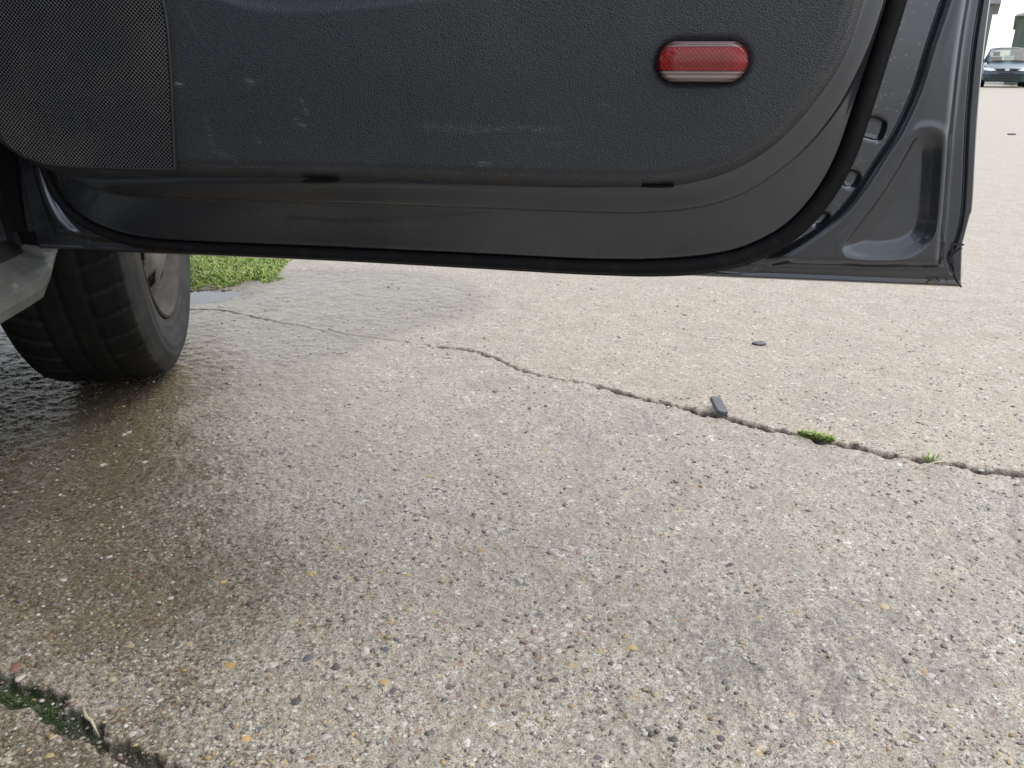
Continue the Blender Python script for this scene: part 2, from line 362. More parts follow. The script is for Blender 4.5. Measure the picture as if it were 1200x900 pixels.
def pt_seg(X, Y, poly, closed=False):
    """distance of every point to a polyline; also arc parameter of the nearest point"""
    best = np.full(X.shape, 1e9); par = np.zeros(X.shape)
    n = len(poly); m = n if closed else n - 1
    for i in range(m):
        a = poly[i]; b = poly[(i + 1) % n]; d = b - a; L = d @ d
        if L < 1e-14: continue
        t = np.clip(((X - a[0]) * d[0] + (Y - a[1]) * d[1]) / L, 0, 1)
        q = (X - a[0] - t * d[0]) ** 2 + (Y - a[1] - t * d[1]) ** 2
        k = q < best; best[k] = q[k]; par[k] = i + t[k]
    return np.sqrt(best), par
def inside(X, Y, poly):
    c = np.zeros(X.shape, bool); n = len(poly)
    for i in range(n):
        x1, y1 = poly[i]; x2, y2 = poly[(i + 1) % n]
        if y1 == y2: continue
        k = ((y1 > Y) != (y2 > Y)) & (X < (x2 - x1) * (Y - y1) / (y2 - y1) + x1)
        c ^= k
    return c
def sdf(X, Y, poly):
    d, _ = pt_seg(X, Y, poly, True); return np.where(inside(X, Y, poly), d, -d)
def sst(x, a, b):
    t = np.clip((x - a) / (b - a), 0, 1); return t * t * (3 - 2 * t)
_tab = rng.random((256, 256))
def vnoise(X, Y, s):
    x = X * s + 500.3; y = Y * s + 500.7
    xi = np.floor(x).astype(int); yi = np.floor(y).astype(int); fx = x - xi; fy = y - yi
    fx = fx * fx * (3 - 2 * fx); fy = fy * fy * (3 - 2 * fy)
    g = lambda a, b: _tab[a & 255, b & 255]
    return (g(xi, yi) * (1 - fx) + g(xi + 1, yi) * fx) * (1 - fy) + (g(xi, yi + 1) * (1 - fx) + g(xi + 1, yi + 1) * fx) * fy

# ================================================================== GROUND
def pxline(pts, per=6, z=0.0, jit=0.0):
    g = np.array([[*gz(x, y, z)[:2]] for x, y in pts]); g = catmull(g, per)
    if jit:
        w = np.cumsum(rng.normal(0, 1, (len(g), 2)), 0); w -= np.linspace(0, 1, len(g))[:, None] * w[-1]
        g = g + rng.normal(0, jit, g.shape)
    return g
CRACK = [(150, 356), (222, 362), (260, 363), (300, 372), (340, 379), (380, 386), (440, 395), (480, 401), (520, 406), (545, 408), (575, 416), (605, 430), (640, 440), (690, 448),
         (720, 456), (760, 467), (800, 476), (835, 484), (870, 492), (900, 499), (940, 508), (975, 517), (1010, 523), (1050, 533), (1090, 538), (1120, 543), (1150, 549), (1200, 555), (1320, 572)]
# (crack half width in m, strength) at each traced point
CRW = [4, 4, 5, 4, 3, 3, 3, 4, 5, 6, 5, 4, 3, 4, 9, 7, 7, 10, 9, 8, 8, 7, 7, 9, 9, 8, 12, 9, 8]
CRS = [.4, .4, .45, .3, .2, .15, .2, .35, .7, .9, .8, .55, .3, .45, 1, .9, 1, 1, 1, 1, 1, 1, 1, 1, 1, .9, 1, 1, 1]
CRACK2 = [(-160, 790), (-60, 797), (0, 806), (30, 812), (60, 826), (80, 842), (105, 860), (130, 873), (155, 884), (185, 897), (230, 925), (300, 960)]
JOINT = [(1197, 555), (1190, 580), (1186, 610), (1192, 650), (1200, 700), (1212, 760)]
crack_g = pxline(CRACK, 10, 0, 0.0022); crack2_g = pxline(CRACK2, 8, 0, 0.0025); joint_g = pxline(JOINT, 6, 0, 0.004)

def build_ground():
    def geo(a, b, k): 
        n = max(2, int(math.ceil(math.log(b / a) / k))); return list(np.geomspace(a, b, n + 1)[:-1])
    r = [0.02] + geo(0.12, 0.42, 0.06) + geo(0.42, 2.6, 0.0031) + geo(2.6, 6, 0.012) + geo(6, 40, 0.05) + geo(40, 900, 0.15) + [900]
    r = np.array(r)
    a0, a1 = -46, 46
    th = np.concatenate([np.linspace(a0, a1, 640), np.linspace(a1, 360 + a0, 60)[1:]])
    th = np.radians(th[:-1] if abs(th[-1] - 360 - a0) < 1e-6 else th)
    T, Rr = np.meshgrid(th, r)
    X = Rr * np.sin(T); Y = Rr * np.cos(T)
    nr, nt = X.shape
    Z = np.zeros_like(X)
    core = (Rr > 0.3) & (Rr < 6)
    # crack across the middle
    d, p = pt_seg(X[core], Y[core], crack_g); tt = p / 10.0
    idx = np.arange(len(CRW)); wv = np.interp(tt, idx, CRW) * 0.00058; st = np.interp(tt, idx, CRS)
    nz = vnoise(X[core], Y[core], 60); wv = wv * (0.3 + 1.4 * nz)
    cut = st * np.exp(-(d / np.maximum(wv, 0.0016)) ** 4)
    rag = st * sst(d, wv * 2.4, wv * 1.0) * (vnoise(X[core], Y[core], 110) > 0.5)
    # side of the crack -> two slabs
    gy = np.interp(X[core], crack_g[np.argsort(crack_g[:, 0])][:, 0], crack_g[np.argsort(crack_g[:, 0])][:, 1])
    sl = sst(Y[core] - gy, -0.004, 0.004)
    d2, p2 = pt_seg(X[core], Y[core], crack2_g)
    w2 = np.interp(p2 / 8.0, [0, 2, 4, 5, 6, 8, 9, 11], [.010, .010, .009, .007, .005, .005, .005, .005]) * (0.45 + 0.7 * vnoise(X[core], Y[core], 38) + 0.55 * vnoise(X[core], Y[core], 120))
    cut2 = np.exp(-(d2 / w2) ** 8)
    d3, _ = pt_seg(X[core], Y[core], joint_g); cut3 = 0.35 * np.exp(-(d3 / 0.004) ** 2)
    z = np.zeros(core.sum())
    z += 0.006 * (vnoise(X[core], Y[core], 1.7) - 0.5) + 0.003 * (vnoise(X[core], Y[core], 6) - 0.5)
    z += 0.0014 * (vnoise(X[core], Y[core], 55) - 0.5) + 0.0016 * (vnoise(X[core], Y[core], 140) - 0.5) + 0.0012 * (vnoise(X[core], Y[core], 330) - 0.5)
    z += -0.001 * sl - 0.018 * cut - 0.003 * rag - 0.010 * cut2 - 0.004 * cut3
    # shallow bowl for the puddle beside the grass
    pc = gz(231, 342); dp = np.hypot((X[core] - pc.x) / 0.115, (Y[core] - pc.y) / 0.075)
    z -= (0.017 + 0.014 * (vnoise(X[core], Y[core], 24) - 0.5) + 0.010 * (vnoise(X[core], Y[core], 60) - 0.5)) * np.exp(-dp ** 2)
    Z[core] = z * sst(Rr[core], 6, 4)
    A = {k: np.zeros_like(X) for k in ('slab', 'wet', 'film', 'dirt', 'moss', 'stain')}
    A['slab'][core] = sl * sst(X[core], -0.5, 0.25); A['slab'][Rr >= 6] = 1.0
    A['dirt'][core] = np.clip(cut * 1.7 + rag * 0.7 + cut2 * 0.9 + cut3, 0, 1)
    A['moss'][core] = cut2 * sst(X[core], -0.30, -0.40) * 0.9 + cut2 * 0.35
    def blob(px, py, rx, ry, soft=0.6):
        g = gz(px, py); return np.clip(1.25 - np.hypot((X - g.x) / rx, (Y - g.y) / ry) * 1.0, 0, 1)
    def gb(px, py, rx, ry):
        g = gz(px, py); return np.exp(-((X - g.x) / rx) ** 2 - ((Y - g.y) / ry) ** 2)
    A['wet'] = np.clip(gb(0, 455, .26, .26) * 1.2 + gb(-120, 440, .5, .4) * 1.2 + gb(150, 450, .15, .10) * 1.0 + gb(10, 560, .22, .16) * .62 + gb(150, 540, .24, .17) * .42 + gb(30, 680, .24, .13) * .42 + gb(270, 685, .12, .10) * .34
                       + gb(205, 440, .06, .07) * .5 + gb(40, 895, .14, .05) * .6 + gb(130, 780, .24, .14) * .42 + gb(200, 620, .2, .15) * .25, 0, 1)
    A['film'] = np.clip(blob(300, 352, 0.62, 0.32) * 1.1 + blob(420, 345, 0.28, 0.32) + blob(310, 408, 0.18, 0.08) * 0.8 + blob(150, 380, .5, .5) + blob(330, 470, .34, .30) * .5 + blob(420, 560, .3, .16) * .3, 0, 1)
    A['stain'] = np.clip(blob(890, 770, .10, .10) + blob(960, 810, .10, .08) + blob(1075, 770, .07, .12) + blob(1000, 720, .2, .06) * .6 + blob(765, 498, .05, .07) + blob(1150, 620, .12, .1) * .7 + blob(700, 720, .12, .07) * .3, 0, 1)
    for k in A: A[k][Rr > 6] = A[k][Rr > 6] if k == 'slab' else 0
    i = np.arange(nr - 1)[:, None]; j = np.arange(nt)[None, :]; jn = (j + 1) % nt
    q = np.stack([i * nt + j, i * nt + jn, (i + 1) * nt + jn, (i + 1) * nt + j], -1).reshape(-1, 4)
    q = q[:, ::-1]
    co = np.stack([X, Y, Z], -1).reshape(-1, 3)
    me = np_mesh('ground', co, q, 'ground', True, {k: v.ravel() for k, v in A.items()})
    o = link('ground', me); tag(o, 'wet, cracked exposed-aggregate concrete yard', kind='structure')
    o['category'] = 'ground'
    return o, X, Y, Z
ground, GX, GY, GZ = build_ground()
_bvh = None
def gheight(x, y):
    global _bvh
    if _bvh is None:
        from mathutils.bvhtree import BVHTree
        near = (np.hypot(GX, GY) < 5)
        _bvh = (GX, GY, GZ, np.array(sorted(set(np.hypot(GX[:, 0], GY[:, 0])))), np.arctan2(GX[0], GY[0]))
    r = math.hypot(x, y); th = math.atan2(x, y)
    i = int(np.clip(np.searchsorted(_bvh[3], r), 1, GX.shape[0] - 2)); j = int(np.argmin(np.abs(_bvh[4] - th)))
    return float(GZ[i, j])

# --- stones set in the concrete
PALETTE = [(0.50, 0.47, 0.42), (0.60, 0.58, 0.54), (0.07, 0.07, 0.075), (0.13, 0.13, 0.135), (0.42, 0.29, 0.11), (0.45, 0.36, 0.2), (0.17, 0.09, 0.065), (0.26, 0.22, 0.19), (0.10, 0.11, 0.13)]
PW = np.array([.22, .16, .16, .14, .06, .08, .06, .10, .02]); PW = PW / PW.sum()
def stone_mesh(seed, sub=1):
    bm = bmesh.new(); bmesh.ops.create_icosphere(bm, subdivisions=sub, radius=1.0)
    r = random.Random(seed)
    dirs = [(Vector((r.gauss(0, 1), r.gauss(0, 1), r.gauss(0, 1))).normalized(), r.uniform(-.32, .22)) for _ in range(7)]
    for v in bm.verts:
        n_ = v.co.normalized(); v.co *= (r.uniform(0.62, 1.15) if sub == 1 else 1 + sum(a_ * max(0, n_.dot(d_)) ** 3 for d_, a_ in dirs) + r.uniform(-.05, .05))
    me = bpy.data.meshes.new('pebble'); bm.to_mesh(me); bm.free(); return me
_st = [stone_mesh(i) for i in range(8)]; _big = [stone_mesh(40 + i, 2) for i in range(8)]
def stone_np(i):
    me = _st[i]; co = np.zeros(len(me.vertices) * 3, np.float32); me.vertices.foreach_get('co', co)
    f = np.zeros(len(me.polygons) * 3, np.int32); me.polygons.foreach_get('vertices', f); return co.reshape(-1, 3), f.reshape(-1, 3)
SN = [stone_np(i) for i in range(8)]
def build_gravel(n=7000):
    V = []; Fc = []; T = []; base = 0
    px = rng.uniform(-30, 1230, n * 2); py = rng.uniform(330, 935, n * 2)
    cnt = 0
    for x, y in zip(px, py):
        g = gz(x, y)
        if g.length > 3.2 or rng.random() > 0.25 + 1.1 * float(vnoise(np.array([g.x]), np.array([g.y]), 9)[0]): continue
        s = abs(rng.normal(0, 1)) * 0.0010 + 0.0011
        k = rng.integers(8); co, f = SN[k]
        a = rng.uniform(0, 6.28); ca, sa = math.cos(a), math.sin(a)
        sc = np.array([s * rng.uniform(0.9, 1.5), s * rng.uniform(0.7, 1.0), s * rng.uniform(0.25, 0.45)])
        q = co * sc; q = np.stack([q[:, 0] * ca - q[:, 1] * sa, q[:, 0] * sa + q[:, 1] * ca, q[:, 2]], 1)
        V.append(q + np.array([g.x, g.y, gheight(g.x, g.y) + sc[2] * 0.15])); Fc.append(f + base); base += len(co)
        c = np.array(PALETTE[rng.choice(len(PALETTE), p=PW)]) * rng.uniform(0.6, 1.1); c = c * .72 + np.array([.25, .225, .19]) * .28
        T.append(np.tile(c, (len(co), 1))); cnt += 1
        if cnt >= n: break
    me = np_mesh('gravel', np.concatenate(V), np.concatenate(Fc), 'stone', True, {'tint': np.concatenate(T)})
    tag(link('gravel', me, ground), kind='stuff')
build_gravel()
# larger stones the photograph lets one pick out: (x, y, width px, colour)
OC, WH, DK, BR, BL, GY_ = (0.55, 0.36, 0.10), (0.62, 0.60, 0.55), (0.05, 0.05, 0.055), (0.20, 0.09, 0.06), (0.09, 0.10, 0.13), (0.24, 0.23, 0.21)
PEBBLES = [(288, 862, 19, OC), (382, 862, 14, WH), (270, 779, 17, OC), (22, 780, 18, (0.30, 0.13, 0.10)), (26, 793, 12, WH), (158, 860, 12, WH), (7, 891, 14, (0.45, 0.40, 0.28)), (58, 885, 12, (0.50, 0.38, 0.16)),
           (347, 820, 15, DK), (272, 848, 10, DK), (362, 886, 13, (0.28, 0.16, 0.08)), (294, 707, 14, DK), (261, 681, 10, OC), (220, 754, 14, (0.42, 0.32, 0.16)), (365, 672, 12, (0.52, 0.38, 0.16)),
           (218, 755, 11, GY_), (152, 756, 15, (0.45, 0.36, 0.2)), (58, 745, 12, (0.28, 0.14, 0.07)), (166, 674, 12, BR), (112, 652, 11, BL), (73, 680, 10, WH), (200, 700, 9, WH), (360, 770, 15, BL), (395, 780, 13, DK),
           (515, 789, 13, (0.60, 0.52, 0.34)), (451, 760, 15, BL), (450, 798, 13, (0.5, 0.36, 0.14)), (460, 806, 11, BL), (632, 747, 14, (0.6, 0.55, 0.45)), (601, 771, 11, WH), (692, 862, 15, WH), (633, 874, 13, WH), (669, 855, 11, WH),
           (739, 756, 15, (0.58, 0.42, 0.16)), (690, 721, 12, (0.58, 0.50, 0.32)), (678, 739, 13, (0.30, 0.20, 0.10)), (660, 741, 11, WH), (565, 643, 13, (0.52, 0.36, 0.14)), (509, 716, 12, (0.52, 0.38, 0.16)), (592, 726, 14, DK),
           (546, 648, 8, WH), (478, 672, 11, (0.48, 0.36, 0.18)), (725, 674, 11, DK), (412, 858, 10, (0.55, 0.40, 0.14)), (473, 846, 10, WH), (790, 864, 11, DK), (703, 888, 14, BL), (576, 883, 12, (0.12, 0.12, 0.10)), (592, 823, 15, (0.22, 0.13, 0.10)),
           (648, 794, 14, DK), (1039, 708, 14, (0.58, 0.48, 0.28)), (1014, 701, 11, WH), (1028, 670, 11, WH), (1092, 765, 15, (0.16, 0.09, 0.09)), (1093, 790, 12, WH), (1098, 798, 11, WH), (1085, 785, 10, (0.42, 0.27, 0.12)), (865, 660, 12, (0.42, 0.30, 0.18)),
           (856, 660, 10, DK), (800, 724, 11, (0.42, 0.26, 0.16)), (1168, 548, 12, WH), (1150, 546, 8, WH), (1184, 551, 7, WH), (226, 427, 11, DK), (170, 540, 9, WH), (121, 543, 9, WH), (150, 505, 8, WH), (505, 558, 11, (0.55, 0.42, 0.20)),
           (845, 863, 13, DK), (789, 864, 10, DK), (842, 872, 11, (0.16, 0.09, 0.10)), (1030, 790, 11, (0.4, 0.36, 0.28)), (980, 806, 11, BL), (930, 792, 12, GY_), (945, 735, 10, WH), (905, 850, 12, WH), (1060, 860, 12, (0.42, 0.33, 0.2)), (1130, 880, 12, WH)]
for (x, y, wpx, colr) in PEBBLES:
    g = gz(x, y); dist = (g - _C).length
    s = wpx / FPX * dist * 0.5
    k = random.randrange(8); src = _big[k].copy(); src.name = 'pebble'; src.materials.append(MAT['stone'])
    finish_mesh(src, True, {'tint': np.tile((np.array(colr) * .78 + np.array([.25, .225, .19]) * .22) * random.uniform(.75, 1.0), (len(src.vertices), 1))})
    o = link('pebble', src, ground)
    o.location = (g.x, g.y, gheight(g.x, g.y) - s * 0.24); o.scale = (s, s * random.uniform(0.7, 0.95), s * 0.42); o.rotation_euler = (0, 0, random.uniform(-0.6, 0.6))

# ================================================================== puddle, grass, moss
def build_puddle():
    outline = [(205, 326), (225, 326), (255, 328), (285, 335), (275, 346), (250, 352), (228, 357), (205, 358), (170, 354), (150, 345), (165, 333)]
    g = catmull(np.array([[*gz(x, y)[:2]] for x, y in outline]), 6, True)
    c = g.mean(0); z = 0.0
    bm = bmesh.new(); vs = [bm.verts.new((p[0], p[1], 0)) for p in g]; vb = [bm.verts.new((p[0], p[1], -0.002)) for p in g]
    bm.faces.new(vs); n = len(vs)
    for i in range(n): bm.faces.new((vs[i], vb[i], vb[(i + 1) % n], vs[(i + 1) % n]))
    o = bm_obj('puddle', bm, 'water'); o.location.z = -0.0095
    tag(o, 'small bright puddle beside the grass clump behind the tyre', 'puddle', kind='structure')
build_puddle()
def blades(name, pts, hmin, hmax, wid, mat, parent=None, lean=0.6, segs=2, zfix=None):
    V = []; Fc = []; S = []
    for (x, y, k) in pts:
        z = (gheight(x, y) - 0.002) if zfix is None else zfix; h = rng.uniform(hmin, hmax) * k; a = rng.uniform(0, 6.283); l = rng.uniform(0.15, lean) * h
        w = wid * rng.uniform(0.6, 1.2); dx, dy = math.cos(a), math.sin(a); b = len(V); sh = rng.random()
        px, py = -dy * w, dx * w
        V += [(x - px, y - py, z), (x + px, y + py, z), (x + px * .8 + dx * l * .35, y + py * .8 + dy * l * .35, z + h * .6), (x - px * .8 + dx * l * .35, y - py * .8 + dy * l * .35, z + h * .6), (x + dx * l, y + dy * l, z + h * rng.uniform(.75, 1))]
        Fc += [(b, b + 1, b + 2, b + 3), (b + 3, b + 2, b + 4)]; S += [sh * .7, sh * .7, sh, sh, min(1, sh + .2)]
    me = new_mesh(name, V, Fc, mat, False, {'shade': S}); return me
def scatter(poly_px, n, edge=0.05):
    poly = np.array([[*gz(x, y)[:2]] for x, y in poly_px]); lo, hi = poly.min(0), poly.max(0); out = []
    while len(out) < n:
        P = rng.uniform(lo, hi, (n, 2)); s = sdf(P[:, 0], P[:, 1], poly); keep = (s > 0) & (vnoise(P[:, 0], P[:, 1], 14) + s / edge * 0.5 > 0.42)
        out += [(p[0], p[1], 0.45 + 0.55 * min(1, d / edge)) for p, d in zip(P[keep], s[keep])]
    return out[:n]
gp = scatter([(205, 331), (222, 337), (240, 333), (256, 335), (270, 333), (300, 333), (325, 327), (346, 323), (332, 314), (343, 303), (335, 288), (225, 284), (200, 300)], 15000, 0.07)
tag(link('grass_clump', blades('grass_clump', gp, 0.005, 0.019, 0.0016, 'grass', lean=1.5)), 'low green grass clump growing from the concrete just right of the tyre', 'grass', kind='stuff')
mp = scatter([(928, 503), (940, 505), (958, 507), (980, 513), (980, 517), (960, 515), (940, 511), (930, 507)], 800, 0.008)
tag(link('moss_tuft', blades('moss_tuft', mp, 0.004, 0.010, 0.0012, 'grass', lean=1.6, zfix=-0.003)), 'bright green moss tuft in the long crack, right of the black rubber piece', 'moss')
wp = [(gz(1088, 537).x + rng.normal(0, .006), gz(1088, 537).y + rng.normal(0, .005), 1.0) for _ in range(11)]
tag(link('weed_sprout', blades('weed_sprout', wp, 0.006, 0.014, 0.0014, 'grass', lean=1.2, zfix=-0.003)), 'tiny green weed sprout in the crack near the right edge', 'weed')
mpts = [(x, y, k) for (x, y, k) in scatter([(-120, 785), (0, 799), (28, 804), (62, 820), (82, 838), (100, 855), (90, 858), (60, 836), (0, 820), (-120, 808)], 4200, 0.008)]
tag(link('moss', blades('moss', mpts, 0.002, 0.006, 0.0008, 'moss', lean=1.4)), 'dark green moss filling the wide crack at the lower left', 'moss', kind='stuff')
# blade of dry straw and small litter
def tube_thing(name, pts, rad, mat, label, cat, n=6, flat=1.0):
    base = Vector(pts[0]); bm = bmesh.new(); tube_mesh(bm, [Vector(p) - base for p in pts], rad, n, flat)
    o = bm_obj(name, bm, mat, smooth=True); o.location = base; return tag(o, label, cat)
a, b = gz(1108, 541), gz(1078, 551)
pts = [a.lerp(b, t) + Vector((0, 0, gheight(*a.lerp(b, t)[:2]) + 0.003 + 0.004 * math.sin(3.1 * t))) for t in np.linspace(0, 1, 8)]
tube_thing('straw', pts, [0.0011] * 7 + [0.0004], 'straw', 'thin pale dry straw lying across the crack near the right edge', 'straw')
pts = [gz(x, y) + Vector((0, 0, gheight(*gz(x, y)[:2]) + 0.003)) for x, y in ((98, 832), (101, 840), (108, 848), (115, 856))]
tube_thing('dry_twig', pts, [0.0012, 0.0017, 0.0014, 0.0006], 'straw', 'short curved pale twig in the mossy crack at the lower left', 'twig')

def rubber_strip():
    # flat strip with rounded ends, lying tilted on the crack's edge
    p0, p1 = gz(836, 472), gz(848, 489)
    c = (p0 + p1) / 2; d = (p1 - p0); L = 0.052; ang = math.atan2(d.y, d.x)
    w = 0.0088; t = 0.006; prof = []
    for k in range(9): a_ = -math.pi / 2 + math.pi * k / 8; prof.append((L / 2 - w * .7 + math.cos(a_) * w * .7, math.sin(a_) * w))
    prof += [(-L / 2 + .002, w), (-L / 2, w * .4), (-L / 2, -w * .5), (-L / 2 + .003, -w)]
    bm = bmesh.new(); lo = [bm.verts.new((x, y, 0)) for x, y in prof]; hi = [bm.verts.new((x, y, t)) for x, y in prof]
    bm.faces.new(lo[::-1]); bm.faces.new(hi); n = len(lo)
    for i in range(n): bm.faces.new((lo[i], lo[(i + 1) % n], hi[(i + 1) % n], hi[i]))
    bmesh.ops.bevel(bm, geom=[e for e in bm.edges if e.verts[0].co.z > 1e-5 and e.verts[1].co.z > 1e-5], offset=0.0012, segments=2, affect='EDGES')
    o = bm_obj('rubber_piece', bm, 'strip'); o.location = (c.x, c.y, 0.0045)
    o.rotation_euler = (math.radians(-6), math.radians(7), ang)
    tag(o, 'short black rubber piece with rounded end lying on the long crack', 'rubber piece')
rubber_strip()
def chip(x, y, wpx, label, name='stone_chip', cat='chip', flat=0.5, mat='strip'):
    g = gz(x, y); s = wpx / FPX * (g - _C).length / 2
    bm = bmesh.new(); n = 9; r = random.Random(x)
    ring = [(math.cos(2 * math.pi * k / n) * s * r.uniform(.8, 1.1), math.sin(2 * math.pi * k / n) * s * flat * r.uniform(.8, 1.1)) for k in range(n)]
    loft(bm, [[(p[0], p[1], 0) for p in ring], [(p[0] * 1.02, p[1] * 1.02, s * .22) for p in ring], [(p[0] * .8, p[1] * .8, s * .32) for p in ring]])
    o = bm_obj(name, bm, mat); o.location = (g.x, g.y, gheight(g.x, g.y)); o.rotation_euler.z = 0.15
    tag(o, label, cat)
chip(890, 402, 17, 'thin dark chip lying alone on the pale concrete below the door corner', flat=0.7)
chip(1186, 158, 9, 'small dark scrap of litter on the far concrete near the right edge', name='litter_scrap', cat='litter')

# ================================================================== THE CAR WITH THE OPEN DOOR
CAR_ANG = math.radians(6.2)                     # car points 6 degrees left of the view
CAR_LOC = Vector((-0.636, 1.378, 0))
CARM = Matrix.Translation(CAR_LOC) @ Matrix.Rotation(CAR_ANG, 4, 'Z')
car = bpy.data.objects.new('car', None); COL.objects.link(car); car.matrix_basis = CARM
tag(car, 'dark grey car at the left with its front door swung wide open', 'car')
# local axes: x outwards (right side), y forwards, z up; origin on the ground under the front wheel's outer face

# ---- door frame
ZD = 0.287
PA, PB = gz(50, 292, ZD), gz(1127, 337, ZD)
UD = (PB - PA); DLEN = UD.length; UD.normalize()
ND = Vector((UD.y, -UD.x, 0))                    # towards the camera
DOORM = Matrix(((UD.x, -ND.x, 0, PA.x), (UD.y, -ND.y, 0, PA.y), (0, 0, 1, 0), (0, 0, 0, 1)))
DOOR_LOCAL = CARM.inverted() @ DOORM
def du(x, y, w=0.0):
    d = ray(x, y); o = PA + ND * w
    t = (o - _C).dot(ND) / d.dot(ND); P = _C + d * t
    return np.array([(P - PA).dot(UD), P.z])
def dpoly(pts, w, per=6, closed=False):
    return catmull(np.array([du(x, y, w) for x, y in pts]), per, closed)
TOP = 0.96
W_TRIM = 0.072
C0 = dpoly([(1075, -330), (1040, -120), (1012, 0), (992, 62), (967, 104), (933, 146), (896, 179), (846, 205), (783, 218), (700, 219), (560, 215), (470, 211), (340, 208), (210, 206), (110, 206), (60, 200), (25, 184), (0, 166), (-40, 125), (-70, 60), (-82, 0), (-90, -330)], 0.056)
C1 = dpoly([(1090, -330), (1052, -60), (1029, 33), (1000, 100), (971, 146), (933, 187), (879, 225), (825, 244), (762, 251), (700, 251), (480, 243), (300, 237), (180, 232), (120, 225), (84, 211), (64, 194), (50, 165), (30, 100), (10, -330)], 0.044)
C2 = dpoly([(1105, -330), (1060, -80), (1040, 0), (1021, 62), (1004, 117), (983, 179), (958, 225), (925, 262), (887, 285), (846, 298), (783, 305), (700, 306), (550, 299), (400, 292), (233, 285), (167, 280), (127, 270), (100, 257), (77, 237), (60, 207), (48, 170), (28, 100), (0, -330)], 0.024)
C4 = dpoly([(1180, -330), (1128, -60), (1110, 0), (1092, 54), (1075, 108), (1054, 154), (1033, 187), (1008, 225), (983, 254), (950, 279), (915, 300), (870, 320), (800, 345), (600, 352), (300, 330), (130, 300), (96, 278), (72, 255), (57, 225), (48, 190), (36, 150), (20, 60), (0, -330)], 0.010)
FL = dpoly([(1205, -330), (1140, -5), (1121, 137), (1111, 255), (1108, 290), (1105, 308), (1095, 316), (1000, 315), (880, 311), (700, 300), (300, 285), (120, 281), (75, 278), (62, 268), (46, 225), (34, 180), (20, 120), (-60, -330)], 0.004)
TRI = dpoly([(1071, 163), (1085, 156), (1099, 162), (1102, 186), (1099, 230), (1095, 262), (1084, 283), (1060, 298), (1026, 303), (998, 298), (990, 287), (1000, 271), (1028, 234), (1053, 195)], 0.012, 8, True)
U1 = dpoly([(1005, 140), (1021, 135), (1033, 137), (1040, 144), (1037, 157), (1030, 166), (1014, 163), (1004, 158)], 0.010, 6, True)
U2 = dpoly([(985, 203), (997, 198), (1006, 200), (1010, 206), (1006, 216), (998, 221), (988, 218)], 0.010, 6, True)
U3 = dpoly([(952, 252), (964, 248), (972, 249), (973, 255), (966, 264), (957, 266), (950, 262)], 0.010, 6, True)
GRV = dpoly([(1215, -330), (1150, 0), (1135, 125), (1129, 242), (1120, 285), (1113, 300), (1116, 318)], 0.004)
GRB = dpoly([(840, 319), (960, 323), (1060, 327), (1108, 328)], 0.004)
RIGHT = dpoly([(1240, -330), (1190, -140), (1162, 0), (1148, 125), (1141, 238), (1138, 252), (1131, 279), (1129, 287), (1128, 310), (1127.5, 337)], 0.0, 10)
RIGHT = RIGHT[np.argsort(RIGHT[:, 1])]
TOPV = min(TOP, RIGHT[:, 1].max())

def door_height(U, V, eU, eV):
    """pressed steel inner panel: height towards the cabin"""
    d1, d2, d4, dF = sdf(U, V, C1), sdf(U, V, C2), sdf(U, V, C4), sdf(U, V, FL)
    d0 = sdf(U, V, C0)
    w = 0.003 + 0.011 * sst(dF, -0.002, 0.014)
    ch = 0.009                                                     # channel between ridge and seal
    w = w + (ch - w) * sst(d4, -0.001, 0.007) * sst(dF, -0.004, 0.006)
    w += 0.0016 * np.exp(-((d4 + 0.004) / 0.004) ** 2)
    tri = sdf(U, V, TRI); w -= 0.0052 * sst(tri, -0.004, 0.0065) + 0.0040 * sst(tri, 0.003, 0.018); w += 0.0006 * np.exp(-((tri + 0.006) / 0.004) ** 2)
    for k, e in ((U1, .0055), (U2, .005), (U3, .0045)): w -= e * sst(sdf(U, V, k), -0.0006, 0.0042)
    in2 = sst(d2, -0.003, 0.003)
    f = np.clip(d2 / np.maximum(d2 + np.maximum(-d1, 0), 1e-5), 0, 1)
    w2 = 0.022 + 0.017 * f ** 0.8 + 0.0025 * np.exp(-(d2 / 0.0035) ** 2)
    w = w * (1 - in2) + w2 * in2
    g = np.clip(d1 / np.maximum(d1 + np.maximum(-d0, 0), 1e-5), 0, 1)
    s1 = sst(d1, -0.001, 0.002)
    w3 = 0.043 + 0.012 * np.sin(g * 1.57) - 0.003 * np.exp(-(d1 / 0.002) ** 2)
    w = w * (1 - s1) + w3 * s1
    gd, _ = pt_seg(U, V, GRV); w -= 0.0028 * np.exp(-(gd / 0.0016) ** 2)
    gd, _ = pt_seg(U, V, GRB); w -= 0.0018 * np.exp(-(gd / 0.0015) ** 2)
    w = np.where(eV < 0.0065, np.maximum(w, 0.0042), w)
    edge = np.minimum(eU, eV)
    w -= 0.006 * sst(edge, 0.003, 0.0) 
    dust = sst(d4, 0.0, 0.006) * (1 - in2) * sst(U, 0.7, 0.8) + 0.12 * (1 - in2)
    return w, dust

